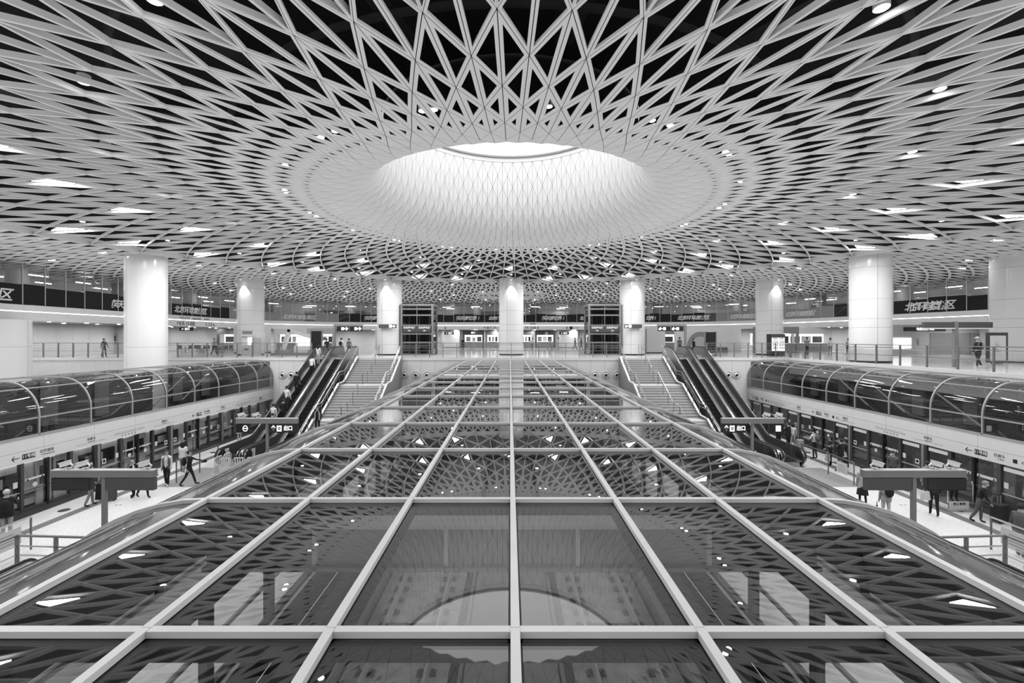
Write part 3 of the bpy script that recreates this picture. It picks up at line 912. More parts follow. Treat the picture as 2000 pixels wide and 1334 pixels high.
    for y, kd in plan:
        if kd == 'A':
            d = 1 if sx < 0 else -1
            arrow(y-0.75*d, 2.29, d)
            mb = MB(); mb.box(fx, fx+sx*0.003, y-0.5*d, y+0.02*d, 2.18, 2.40); mb.build('line_badge', 'ink', scr)
            text('lettering', '11号线', 0.17, 'paper', (fx-sx*0.004, y-0.24*d, 2.29), rz, scr, bold=0.003)
            ftext('往华强南' if sx < 0 else '往碧头', 0.15, y+0.5*d, 2.34); ftext('To Huaqiang South' if sx < 0 else 'To Bitou', 0.075, y+0.55*d, 2.21)
            if sx > 0:
                mb = MB(); mb.box(fx, fx+sx*0.003, y+1.0*d, y+1.16*d, 2.2, 2.36); mb.build('line_badge', 'ink', scr); ftext('机场', 0.12, y+1.42*d, 2.28, 'inkgrey')
        elif kd == 'N':
            ftext('岗厦北', 0.15, y, 2.37); ftext('Gangxia North', 0.06, y, 2.25)
            mb = MB(); mb.bar((fx, y-0.75, 2.20), (fx, y+0.75, 2.20), 0.004, 0.012); mb.build('rule', 'inkgrey', scr)
        else:
            mb = MB(); mb.bar((fx, y-0.95, 2.27), (fx, y+0.95, 2.27), 0.004, 0.014)
            for q in range(14): mb.bar((fx, y-0.9+q*0.138, 2.27), (fx, y-0.87+q*0.138, 2.36+0.02*(q % 3)), 0.004, 0.02)
            for q in range(5): mb.box(fx, fx+sx*0.003, y-0.5+q*0.2, y-0.42+q*0.2, 2.12, 2.19)
            mb.build('route_diagram', 'inkgrey', scr)

# ------------------------------------------------------------------ train behind the left doors
train = thing('metro_train', 'pale metro train with dark window band standing behind the left screen doors', 'train', (-21.9, 25, -0.9))
def tprof(x0):
    return [(-20.55, -0.15), (-20.48, 0.9), (-20.55, 1.9), (-20.85, 2.45), (-21.4, 2.62), (-22.4, 2.62), (-22.95, 2.45), (-23.25, 1.9), (-23.3, 0.9), (-23.25, -0.15)]
mb = MB(); mb.prism(tprof(0), 'y', 10, WY-0.6); mb.build('body', 'train', train, smooth=False)
mb = MB(); mb.box(-20.475, -20.49, 10, WY-0.6, 0.42, 0.62); mb.build('stripe', 'train_dark', train)
mb = MB(); mb.box(-20.49, -20.52, 10, WY-0.6, 0.02, 0.12); mb.build('stripe', 'train_dark', train)
y = 10.6; k = 0
while y < WY-3.5:
    if k % 2 == 0:
        for dd in (0.0, 0.72):
            mb = MB(); mb.box(-20.44, -20.50, y+dd, y+dd+0.66, -0.05, 1.9); dr = mb.build('door', 'train', train)
            mb = MB(); mb.box(-20.425, -20.445, y+dd+0.14, y+dd+0.52, 0.85, 1.65); mb.build('door_window', 'train_dark', dr)
        mb = MB(); mb.box(-20.43, -20.50, y+0.66, y+0.72, -0.05, 1.9); mb.build('door_seal', 'black', train)
        y += 2.0
    else:
        mb = MB(); mb.box(-20.44, -20.53, y, y+1.9, 0.8, 1.62); w_ = mb.build('window', 'train_dark', train)
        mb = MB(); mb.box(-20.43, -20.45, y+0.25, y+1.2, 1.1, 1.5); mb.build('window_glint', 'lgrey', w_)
        y += 2.5
    k += 1
mb = MB(); mb.box(-22.9, -20.9, 10, WY-0.6, -1.2, -0.2); mb.build('underframe', 'black', train)

# ------------------------------------------------------------------ big round columns
def column(x, y, z0, label, r=1.23, z1=None):
    z1 = ZC+0.25 if z1 is None else z1
    root = thing('column', label, 'column', (x, y, z0))
    mb = MB(); mb.lathe([(r-0.03, z0), (r-0.03, z1)], x, y, 40); mb.build('core', 'dgrey', root, smooth=True)
    mb = MB(); mb.lathe([(r-0.02, z0), (r-0.02, z0+0.12)], x, y, 40); mb.build('plinth', 'black', root, smooth=True)
    zs = [z0+0.12]
    for hgt_ in (0.95, 1.35, 0.6, 1.35, 2.2): 
        if zs[-1]+hgt_ < z1-0.4: zs.append(zs[-1]+hgt_)
    zs.append(z1)
    for a, b in zip(zs, zs[1:]):
        for q in range(3):
            a0 = radians(250 + 120*q)
            mb = MB(); g_ = 0.006
            mb.lathe([(r-0.028, a+g_), (r, a+g_), (r, b-g_), (r-0.028, b-g_)], x, y, 16, a0=a0+0.006, a1=a0+radians(120)-0.006)
            mb.build('cladding_panel', 'column', root, smooth=True)
    return root
cols = [(0.1, 45.6, DECK, 'round white column on the concourse in line with the canopy'),
        (-12.1, 45.6, DECK, 'round white column at the head of the left stairs'),
        (12.2, 45.6, DECK, 'round white column at the head of the right stairs'),
        (-26.0, 45.6, DECK, 'round white column behind the claw machine'),
        (25.95, 45.6, DECK, 'round white column beside the drinks fridge'),
        (-25.6, 32.0, 0.0, 'large round white column rising behind the left glass vault'),
        (25.3, 32.0, DECK, 'large round white column on the right wing behind the railing'),
        (-36.0, 32.6, 0.0, 'round white column cut by the left edge of the photo'),
        (35.4, 32.0, DECK, 'round white column cut by the right edge of the photo')]
for x, y, z0, lab in cols:
    column(x, y, z0, lab, z1=(MZ0 if x < -30 else None))
column(33.5, 57.0, DECK, 'plain round column in the shadow of the mezzanine behind the fridge', 1.0, MZ0+0.05)

for x, y, z0, lab in cols:
    if x < -30 or x > 30 or y < 40: continue
    yl = y - 1.23 - 0.42
    root = thing('downlight', 'round spotlight grazing the ' + lab.split(' ', 1)[0] + ' ' + lab.split(' ', 1)[1].replace('round white ', ''), 'lamp', (x, yl, ZC-0.02))
    mb = MB(); mb.lathe([(0.10, ZC-0.05), (0.10, ZC+0.12), (0.07, ZC+0.12)], x, yl, 12, close=False); mb.build('can', 'frame', root)
    mb = MB(); mb.lathe([(0.002, ZC-0.03), (0.08, ZC-0.03), (0.08, ZC-0.02)], x, yl, 12, close=False); mb.build('lens', 'lamp_small', root)
    sd_ = bpy.data.lights.new('column_spot', 'SPOT'); sd_.energy = 170; sd_.spot_size = radians(62); sd_.spot_blend = 0.35; sd_.shadow_soft_size = 0.05
    so = link('spot_beam', sd_, root, (x, yl, ZC-0.08)); so.rotation_euler = (radians(10), 0, 0)
# glowing strips added under the left fascia to brighten the train
for k in range(6):
    root = thing('strip_lamp', 'added fill strip brightening the train behind the left screen doors', 'lamp', (-20.5, 14+4.2*k, 1.97), group='added fill strips for the train')
    mb = MB(); mb.box(-20.42, -20.46, 13+4.2*k, 16.2+4.2*k, 1.94, 1.97); mb.build('tube', 'train_fill', root)
    mb = MB(); mb.box(-20.40, -20.47, 13+4.2*k, 16.2+4.2*k, 1.97, 2.0); mb.build('housing', 'frame', root)

# ------------------------------------------------------------------ railings
def railing(label, pts, posts=1.25, glass_=True, h=1.26, name='railing', pm='post', rails=(1.26, 1.08, 0.60), z=DECK):
    root = thing(name, label, 'railing', (pts[0][0], pts[0][1], z))
    for (x0, y0), (x1, y1) in zip(pts, pts[1:]):
        L = sqrt((x1-x0)**2+(y1-y0)**2); n = max(1, round(L/posts))
        for k in range(n+1):
            t = k/n; x, y = x0+(x1-x0)*t, y0+(y1-y0)*t
            if k < n or (x1, y1) == tuple(pts[-1]):
                mb = MB(); mb.bar((x, y, z), (x, y, z+h), 0.05 if abs(x1-x0) > abs(y1-y0) else 0.11, 0.11 if abs(x1-x0) > abs(y1-y0) else 0.05, up=(0, 1, 0)); mb.build('post', pm, root)
            if k < n and glass_:
                xa, ya = x0+(x1-x0)*(t+0.05/L), y0+(y1-y0)*(t+0.05/L)
                tb = (k+1)/n; xb, yb = x0+(x1-x0)*(tb-0.05/L), y0+(y1-y0)*(tb-0.05/L)
                mb = MB(); mb.bar((xa, ya, z+0.50), (xb, yb, z+0.50), 0.012, 0.92); mb.build('pane', 'glass_rail', root)
        for q, hh in enumerate(rails):
            mb = MB(); mb.bar((x0, y0, z+hh), (x1, y1, z+hh), 0.07 if q == 0 else 0.035, 0.05 if q == 0 else 0.035); mb.build('rail', 'post' if q == 0 else 'steel', root)
    return root
ry = WY + 0.12
railing('steel and glass railing on the deck edge left of the left escalators', [(-41, ry), (-16.9, ry)])
railing('steel and glass railing on the deck edge above the canopy', [(-9.2, ry), (9.35, ry)], posts=1.15)
railing('steel and glass railing on the deck edge right of the right escalators', [(16.7, ry), (23.75, ry)])
railing('steel and glass railing along the wing above the right vault', [(23.75, WY-0.1), (23.75, 17.0)], posts=1.85)

# ------------------------------------------------------------------ stairs
def stairs(sx, label):
    root = thing('staircase', label, 'stairs', (sx*11.1, 30, 0))
    x0, x1 = sx*9.3, sx*12.95
    rise = DECK/35.0
    tread = 0.29; y = WY-0.02; z = DECK; zlist = []
    prof = [(y, z)]
    for fl_, n in enumerate((12, 12, 11)):
        for k in range(n):
            z -= rise
            if z > 0.01 and not (k == n-1):
                mb = MB(); mb.box(x0, x1, y-tread, y, z-0.16, z); st = mb.build('step', 'stone', root)
                mb = MB(); mb.box(x0, x1, y-tread, y-tread+0.04, z, z+0.006); mb.box(x0, x1, y-tread-0.012, y-tread, z-0.05, z+0.004); mb.build('nosing', 'nosing', st)
                y -= tread
            prof.append((y, z))
        if fl_ < 2:
            mb = MB(); mb.box(x0, x1, y-1.15, y, z-0.16, z); mb.build('landing', 'stone', root)
            y -= 1.15; prof.append((y, z))
    # closed side walls and stringers
    low = [(a, b-0.02) for a, b in prof]
    for xx in (x0, x1):
        key = []
        yA = WY-0.02
        F = [(yA, DECK+0.10), (yA-11*tread, DECK-11*rise+0.02), (yA-11*tread-1.15, DECK-12*rise+0.12), (yA-22*tread-1.15, DECK-23*rise+0.02), (yA-22*tread-2.3, DECK-24*rise+0.12), (yA-32*tread-2.3, 0.14)]
        poly = F + [(F[-1][0], 0.0), (yA, 0.0)]
        mb = MB(); mb.prism(poly, 'x', xx-0.07*sx*(1 if xx == x1 else -1)*0, xx+0.10*sx*(1 if xx == x1 else -1)); mb.build('side_wall', 'grey', root)
        mb = MB()
        for (a, b), (c, d) in zip(F, F[1:]): mb.bar((xx, a, b+0.03), (xx, c, d+0.03), 0.14, 0.06)
        mb.build('stringer_cap', 'white', root)
    # handrails with posts
    for xx, nm in ((x0+sx*0.06, 'side'), ((x0+x1)/2, 'mid'), (x1-sx*0.06, 'side')):
        for (a, b), (c, d) in zip(F, F[1:]):
            L = abs(c-a); n = max(1, int(round(L/1.05)))
            for q in range(n+1):
                t = q/n; yy, zz = a+(c-a)*t, b+(d-b)*t
                if q == n and n > 1: continue
                mb = MB(); mb.tube([(xx, yy, zz-0.06), (xx, yy, zz+0.88)], 0.022, 6); mb.build('post', 'post', root)
        pts = [(xx, a, b+0.88) for a, b in F]
        if nm == 'mid': pts = [(xx, F[0][0]+0.9, DECK), (xx, F[0][0]+0.9, DECK+1.0), (xx, F[0][0]+0.5, DECK+1.0)] + pts
        mb = MB(); mb.tube(pts, 0.026, 8); mb.build('handrail', 'steel', root, smooth=True)
        if nm == 'side':
            mb = MB(); mb.tube([(xx, a, b+0.66) for a, b in F], 0.02, 8); mb.build('handrail', 'steel', root, smooth=True)
    return root
stairs(-1, 'broad granite staircase with steel handrails left of the canopy')
stairs(1, 'broad granite staircase with steel handrails right of the canopy')

# ------------------------------------------------------------------ escalators
Y_INC, SL = 3.7, tan(radians(30))
Y_TOP = Y_INC + DECK/SL
def esc_z(y):
    if y < Y_INC-0.5: return 0.0
    if y > Y_TOP+0.5: return DECK
    if y < Y_INC+0.5: return SL*(y-Y_INC+0.5)**2/2.0
    if y > Y_TOP-0.5: return DECK - SL*(Y_TOP+0.5-y)**2/2.0
    return SL*(y-Y_INC)
Y_END = Y_TOP + 2.3
def escalator(label):
    root = thing('escalator', label, 'escalator', (0, 0, 0))
    ys = [0.0, 0.03, 0.08, 0.16, 0.27, 0.42] + [0.42 + (Y_END-0.84)*k/56 for k in range(1, 57)] + [Y_END-0.27, Y_END-0.16, Y_END-0.08, Y_END-0.03, Y_END]
    def top(y):
        b = esc_z(y)
        e = y if y < 0.42 else (Y_END-y if y > Y_END-0.42 else None)
        return b + 0.93 if e is None else b + 0.52 + sqrt(max(0.0, 0.41**2 - (0.42-e)**2*0.95))
    def bot(y):
        b = esc_z(y)
        e = y if y < 0.42 else (Y_END-y if y > Y_END-0.42 else None)
        return b - 0.02 if e is None else max(b, b + 0.52 - sqrt(max(0.0, 0.41**2 - (0.42-e)**2*0.95)))
    for s in (-1, 1):
        xc = s*0.62
        mb = MB(); vs = []
        for y in ys: vs += [(xc-0.055, y, bot(y)), (xc+0.055, y, bot(y)), (xc+0.055, y, top(y)-0.03), (xc-0.055, y, top(y)-0.03)]
        fs = [(4*q+k, 4*q+(k+1) % 4, 4*q+4+(k+1) % 4, 4*q+4+k) for q in range(len(ys)-1) for k in range(4)]
        mb.add(vs, fs + [(0, 1, 2, 3), (4*len(ys)-4, 4*len(ys)-1, 4*len(ys)-2, 4*len(ys)-3)]); bal = mb.build('balustrade', 'steel_dark', root, smooth=True)
        mb = MB(); path = [(xc, 0.25, 0.12)] + [(xc, y, top(y)) for y in ys] + [(xc, Y_END-0.25, DECK+0.12)]
        mb.tube(path, 0.042, 8); mb.build('handrail', 'rubber', root, smooth=True)
        # bright newel drum at the lower end
        mb = MB(); nn = 20
        mb.prism([(0.43+0.37*cos(2*pi*q/nn), 0.52+0.37*sin(2*pi*q/nn)) for q in range(nn)], 'x', xc-0.10, xc+0.10); mb.build('newel_drum', 'steel_bright', root, smooth=True)
        # skirt deck inside and sloping cover outside
        for o, w_, hh in ((-s*0.12, 0.11, 0.20), ):
            mb = MB(); vs = []
            for y in ys[4:-4]: vs += [(xc+o-w_/2, y, esc_z(y)-0.1), (xc+o+w_/2, y, esc_z(y)-0.1), (xc+o+w_/2, y, esc_z(y)+hh), (xc+o-w_/2, y, esc_z(y)+hh)]
            m_ = len(ys[4:-4]); mb.add(vs, [(4*q+k, 4*q+(k+1) % 4, 4*q+4+(k+1) % 4, 4*q+4+k) for q in range(m_-1) for k in range(4)]); mb.build('skirt', 'steel_bright', root)
        mb = MB(); vs = []
        for y in ys[3:-3]: vs += [(s*0.675, y, top(y)-0.07), (s*0.765, y, top(y)-0.07), (s*0.765, y, top(y)-0.05), (s*0.675, y, top(y)-0.05)]
        m_ = len(ys[3:-3]); mb.add(vs, [(4*q+k, 4*q+(k+1) % 4, 4*q+4+(k+1) % 4, 4*q+4+k) for q in range(m_-1) for k in range(4)]); mb.build('outer_deck', 'steel_bright', root)
        mb = MB(); vs = []
        for y in ys[5:-5]: vs += [(s*0.70, y, max(0.0, esc_z(y)-0.95)), (s*0.735, y, max(0.0, esc_z(y)-0.95)), (s*0.735, y, top(y)-0.13), (s*0.70, y, top(y)-0.13)]
        m_ = len(ys[5:-5]); mb.add(vs, [(4*q+k, 4*q+(k+1) % 4, 4*q+4+(k+1) % 4, 4*q+4+k) for q in range(m_-1) for k in range(4)] + [(0, 1, 2, 3), (4*m_-4, 4*m_-1, 4*m_-2, 4*m_-3)]); mb.build('side_cladding', 'steel', root)
        for q in range(10):
            y = 1.2 + q*1.35
            mb = MB(); mb.bar((xc-s*0.057, y, esc_z(y)+0.10), (xc-s*0.057, y+0.05, top(y+0.05)-0.05), 0.012, 0.006); mb.build('panel_joint', 'steel_bright', bal)
    st = MB(); st.box(-0.5, 0.5, 0, 0.40, -0.22, 0); st.box(-0.5, 0.5, -0.004, 0.02, -0.22, 0.003)
    for q in range(16): st.box(-0.49+q*0.0625, -0.46+q*0.0625, 0.02, 0.40, 0, 0.008)
    me = st.mesh('step', 'rubber')
    y = 0.9
    while y < Y_END-1.0:
        link('step', me, root, (0, y, esc_z(y+0.2))); y += 0.4
    for a, b, z in ((-0.1, 0.95, 0.004), (Y_END-1.0, Y_END+0.4, DECK+0.004)):
        mb = MB(); mb.box(-0.55, 0.55, a, b, z-0.02, z+0.006); mb.build('comb_plate', 'steel', root)
    mb = MB(); vs = []
    for y in ys[5:-5]: vs += [(-0.70, y, max(0.0, esc_z(y)-0.95)), (0.70, y, max(0.0, esc_z(y)-0.95))]
    m_ = len(ys[5:-5]); mb.add(vs, [(2*q, 2*q+1, 2*q+3, 2*q+2) for q in range(m_-1)]); mb.build('truss_soffit', 'steel', root)
    return root
EYB = WY + 0.0 - Y_TOP
e0 = escalator('crowded up escalator in the left pair, on the outer side')
e0.location = (-15.85, EYB, 0)
dup(e0, (-14.32, EYB, 0), 0, 'empty dark escalator in the left pair, next to the stairs')
dup(e0, (14.32, EYB, 0), 0, 'empty dark escalator in the right pair, next to the stairs')
dup(e0, (15.85, EYB, 0), 0, 'empty dark escalator in the right pair, on the outer side by the platform doors')
dup(e0, (-14.3, 13.2, 0), pi, 'escalator end cut by the lower left edge of the photo')
dup(e0, (14.3, 13.2, 0), pi, 'escalator end cut by the lower right edge of the photo')

# ------------------------------------------------------------------ printed films and lettering on the balcony glass
PXS = [in_view(Vector((p.x, p.y, MZ1)))[0] for p in PATH]
def at_px(px):
    """path parameter (float index) where the balcony is seen at that bearing"""
    for i in range(NP-1):
        if PXS[i] <= px <= PXS[i+1]: return i + (px-PXS[i])/(PXS[i+1]-PXS[i])
    return 0.0 if px < PXS[0] else NP-1.0
def on_path(t, d):
    i = max(0, min(int(t), NP-2)); f = t - i
    p = PATH[i]*(1-f) + PATH[i+1]*f
    n = pnorm(i)*(1-f) + pnorm(i+1)*f; n.normalize()
    return p + n*d, n
def film(px0, px1, mt, h=1.42, z0=None):
    a, b = int(at_px(px0)), int(at_px(px1))
    for i in range(max(a, 1), min(b+1, NP-1)):
        mb = MB(); seg_box(mb, i, 0.082, 0.094, MZ1+0.04, MZ1+h+0.10*sin(i*1.7), 0.035); mb.build('printed_film', mt, win)
def path_text(body, px0, px1, size, mt, z, d, parent, shear=0.0, bold=0.0):
    a, b = at_px(px0), at_px(px1); n = len(body)
    for k, ch in enumerate(body):
        if ch == ' ': continue
        t = a + (b-a)*(k+0.5)/n
        p, nn = on_path(t, d)
        text('lettering', ch, size, mt, (p.x, p.y, z), atan2(nn.y, nn.x) - pi/2, parent, shear=shear, bold=bold, depth=0.01)
film(-40, 236, 'c_black', 1.5); film(338, 447, 'c_black', 1.35); film(520, 612, 'c_mid', 1.15); film(616, 665, 'c_mid', 1.4); film(672, 735, 'c_black', 1.3)
film(788, 792, 'c_dark'); film(852, 972, 'c_black', 1.25); film(1024, 1150, 'c_black', 1.25); film(1262, 1386, 'c_black', 1.3)
film(1392, 1478, 'c_mid', 1.35); film(1532, 1640, 'c_mid', 1.3); film(1646, 1660, 'c_black', 1.5); film(1744, 1990, 'c_black', 1.45)
for body, a, b, s in (('北京环球度假区', 341, 404, 0.80), ('北京环球度假区', 1323, 1385, 0.72), ('北京环球度假区', 1768, 1860, 0.95), ('超天闹世界!', 890, 938, 0.72),
                      ('超天闹世界!', 1058, 1104, 0.72), ('超天闹', 711, 734, 0.7), ('北京环', 954, 974, 0.62), ('世界!', 1262, 1282, 0.72), ('北京', 1132, 1147, 0.62),
                      ('区', -2, 22, 1.0), ('超天', 219, 241, 0.8)):
    path_text(body, a, b, s, 'paper', MZ1+0.62, 0.074, win, shear=0.2, bold=0.018)
for a, b in ((552, 616), (1425, 1474), (1533, 1590)):
    path_text('北京环球度假区', a, b, 0.72, 'paper', MZ1+0.6, 0.074, win, shear=0.25, bold=0.006)
# lettering on the white band below the glass
bz = MZ0+0.30
path_text('↖', 343, 351, 0.62, 'ink', bz, -0.008, band, bold=0.01); path_text('8-15', 355, 369, 0.58, 'ink', bz, -0.008, band, bold=0.008)
path_text('7-2', 400, 410, 0.55, 'ink', bz, -0.008, band, bold=0.008); path_text('↘', 414, 419, 0.5, 'ink', bz, -0.008, band, bold=0.01)
path_text('岗厦北枢纽', 350, 370, 0.30, 'inkgrey', MZ0+0.92, -0.008, band)
path_text('←', 944, 949, 0.55, 'ink', bz, -0.008, band, bold=0.01); path_text('7-15', 956, 969, 0.52, 'ink', bz, -0.008, band, bold=0.006)
path_text('19-16', 1025, 1040, 0.52, 'ink', bz, -0.008, band, bold=0.006); path_text('→', 1047, 1053, 0.55, 'ink', bz, -0.008, band, bold=0.01)
for px in (869.5, 1107): path_text('↓', px-3, px+3, 0.6, 'ink', bz, -0.008, band, bold=0.012)
def badge(px0, px1, z0, z1, mt):
    a, b = at_px(px0), at_px(px1)
    p, n = on_path(a, -0.006); q, n2 = on_path(b, -0.006)
    mb = MB(); mb.add([(p.x, p.y, z0), (q.x, q.y, z0), (q.x, q.y, z1), (p.x, p.y, z1), (p.x+n.x*.005, p.y+n.y*.005, z0), (q.x+n.x*.005, q.y+n.y*.005, z0), (q.x+n.x*.005, q.y+n.y*.005, z1), (p.x+n.x*.005, p.y+n.y*.005, z1)],
        [(0,1,2,3),(4,5,6,7),(0,1,5,4),(2,3,7,6),(1,2,6,5),(3,0,4,7)]); mb.build('line_badge', mt, band)
for a, b, z0, z1, m_ in ((349, 353.5, bz-0.2, bz+0.2, 'inkgrey'), (370.5, 380, bz-0.2, bz+0.22, 'inkgrey'), (375, 392, MZ0+0.80, MZ0+1.02, 'grey'), (398, 408, MZ0+0.80, MZ0+1.02, 'grey'),
                         (411, 413.5, bz-0.2, bz+0.2, 'inkgrey'), (950, 955, bz-0.18, bz+0.18, 'inkgrey'), (1041, 1046, bz-0.18, bz+0.18, 'inkgrey'), (1112, 1118, bz-0.22, bz+0.22, 'ink'), (1035, 1046, MZ0+0.84, MZ0+1.02, 'inkgrey')):
    badge(a, b, z0, z1, m_)
path_text('卫生间', 1120, 1130, 0.26, 'inkgrey', bz, -0.008, band)

# ------------------------------------------------------------------ T-shaped signs on the platforms
def cctv(x, y, z, d, label):
    root = thing('security_camera', label, 'security camera', (x, y, z))
    mb = MB(); mb.box(x-0.05, x+0.05, y-0.05, y+0.05, z, z+0.07); mb.build('foot', 'white', root)
    mb = MB(); mb.tube([(x+d*0.02, y, z+0.05), (x+d*0.15, y, z+0.06), (x+d*0.19, y, z+0.14), (x+d*0.10, y, z+0.20)], 0.03, 8); mb.build('arm', 'white', root, smooth=True)
    mb = MB(); c = Vector((x-d*0.06, y, z+0.19)); f = Vector((-d, -0.25, -0.28)).normalized()
    mb.bar(c - f*0.14, c + f*0.15, 0.15, 0.14); mb.bar(c - f*0.14 + Vector((0, 0, 0.08)), c + f*0.20 + Vector((0, 0, 0.08)), 0.17, 0.02); mb.build('housing', 'white', root)
    mb = MB(); mb.bar(c + f*0.15, c + f*0.165, 0.115, 0.11); mb.build('lens', 'black', root)
def tsign(x, y, sx, near, label):
    n0 = set(bpy.data.objects)
    root = thing('sign_post', label, 'sign', (x, y, 0))
    mb = MB(); mb.box(x-0.06, x+0.07, y-0.06, y+0.06, 0, 2.35); mb.build('post', 'post', root)
    mb = MB(); mb.box(x-1.78, x+1.78, y-0.10, y+0.10, 2.35, 2.58); mb.build('beam', 'post', root)
    mb = MB(); mb.box(x-1.78, x+1.78, y-0.11, y+0.11, 2.58, 2.61); mb.build('beam_cap', 'lgrey', root)
    for s in (-1, 1):
        a, b = (x-1.78, x-0.42) if s < 0 else (x+0.15, x+1.78)
        if not near and s*sx > 0: a, b = (x-1.78, x-1.0) if s < 0 else (x+0.95, x+1.78)
        if near and s == sx: a, b = (x-1.78, x-0.42) if s < 0 else (x+0.42, x+1.78)
        if near and s != sx: a, b = (x-1.70, x-0.12) if s < 0 else (x+0.15, x+1.78)
        mt = 'dgrey' if (near and s != sx) else 'black'
        mb = MB(); mb.box(a, b, y-0.08, y+0.08, 1.90, 2.33); bx = mb.build('sign_box', mt, root)
        if near and s == sx:
            mb = MB(); mb.box(a+0.03, b-0.03, y-0.085, y-0.08, 1.93, 2.30); mb.build('screen', 'train_dark', bx)
        if not near and s*sx < 0:
            def lit(body, xx, size): text('lettering', body, size, 'sign_lit', (xx, y-0.086, 2.11), 0, bx, bold=0.004)
            lit('↑', a+0.25, 0.36)
            mb = MB(); mb.box(a+0.45, a+0.72, y-0.086, y-0.08, 1.97, 2.25); mb.build('pictogram', 'sign_lit', bx)
            mb = MB(); mb.box(a+0.50, a+0.67, y-0.089, y-0.086, 2.02, 2.20); mb.build('pictogram_inset', 'lgrey', bx)
            lit('出口', a+1.1, 0.26)
        if not near and s*sx > 0:
            mb = MB(); xc = a+0.55; nn = 20
            if sx < 0:
                mb.add([(xc+r*cos(2*pi*q/nn), y-0.087, 2.11+r*sin(2*pi*q/nn)) for r in (0.15, 0.11) for q in range(nn)], [(q, (q+1) % nn, nn+(q+1) % nn, nn+q) for q in range(nn)]); mb.box(xc-0.09, xc+0.09, y-0.088, y-0.086, 2.09, 2.13)
            else: mb.box(xc-0.17, xc+0.12, y-0.087, y-0.08, 1.97, 2.25)
            mb.build('pictogram', 'sign_lit', bx)
    if not near:
        root.scale = (0.93, 1.0, 1.10)
    return root
tsign(-14.2, 15.9, -1, True, 'near T-shaped grey sign post carrying a dark screen, left platform')
tsign(14.05, 15.9, 1, True, 'near T-shaped grey sign post carrying a dark screen, right platform')
tsign(-13.15, 24.6, -1, False, 'far T-shaped sign post with white arrow at the left escalator foot')
tsign(13.05, 24.6, 1, False, 'far T-shaped sign post with white arrow at the right escalator foot')
for i, (x, y, d, lab) in enumerate(((-15.5, 15.9, 1, 'white security camera at the outer end of the near left sign beam'), (-14.9, 15.9, 1, 'white security camera, second from the outer end of the near left sign beam'),
        (-12.75, 15.9, 1, 'white security camera at the inner end of the near left sign beam'), (12.75, 15.9, -1, 'white security camera at the inner end of the near right sign beam'),
        (14.8, 15.9, -1, 'white security camera, second from the outer end of the near right sign beam'), (15.4, 15.9, -1, 'white security camera at the outer end of the near right sign beam'),
        (-14.5, 24.6, 1, 'white security camera on the outer end of the far left sign beam'), (-13.7, 24.6, 1, 'white security camera beside the far left sign post'),
        (13.8, 24.6, -1, 'white security camera beside the far right sign post'), (14.45, 24.6, -1, 'white security camera on the outer end of the far right sign beam'))):
    cctv(x, y, 2.61 if y < 20 else 2.872, d, lab)

# ------------------------------------------------------------------ barriers and railings on the platforms
def barrier(label, x, y, n, ang):
    root = thing('crowd_barrier', label, 'barrier', (x, y, 0), ang)
    def P(mb, nm, mt='white'): return link(nm, mb.mesh(nm, mt), root, local=True)
    for k in range(n):
        mb = MB(); x0 = k*0.66
        mb.tube([(x0+0.02, 0, 0.10), (x0+0.02, 0, 0.82), (x0+0.10, 0, 0.92), (x0+0.52, 0, 0.92), (x0+0.60, 0, 0.82), (x0+0.60, 0, 0.10)], 0.022, 6); mb.bar((x0+0.02, 0, 0.45), (x0+0.60, 0, 0.45), 0.02, 0.05); P(mb, 'hoop')
        for q in range(4):
            mb = MB(); mb.bar((x0+0.13+q*0.12, 0, 0.45), (x0+0.13+q*0.12, 0, 0.91), 0.05, 0.015, up=(0, 1, 0)); P(mb, 'slat')
        mb = MB(); mb.box(x0+0.05, x0+0.58, -0.008, 0.008, 0.12, 0.42); P(mb, 'panel', 'paper')
        mb = MB(); mb.box(x0+0.0, x0+0.05, -0.2, 0.2, 0.0, 0.06); mb.box(x0+0.02, x0+0.04, -0.02, 0.02, 0.0, 0.15); P(mb, 'foot')
    return root
barrier('white plastic crowd barrier in front of the left escalators, front run', -15.2, 23.7, 3, radians(8))
barrier('white plastic crowd barrier in front of the left escalators, side run', -15.5, 23.8, 2, radians(85))
def notice(x, y, z, w, h, label, rz=0):
    root = thing('notice_sheet', label, 'notice', (x, y, z), rz)
    mb = MB(); mb.box(-w/2, w/2, -0.012, 0.012, -h/2, h/2); link('sheet', mb.mesh('sheet', 'paper'), root, local=True)
    for q in range(5):
        mb = MB(); mb.box(-w*0.36, w*(0.36 if q % 2 else 0.2), -0.014, -0.0122, h*(0.34-q*0.16), h*(0.39-q*0.16)); link('print_line', mb.mesh('print_line', 'inkgrey'), root, local=True)
notice(-16.4, 26.3, 0.55, 0.36, 0.5, 'white notice taped to the lower end of the crowded escalator', radians(90))
notice(-14.87, 26.3, 0.55, 0.36, 0.5, 'white notice taped to the lower end of the dark left escalator', radians(90))
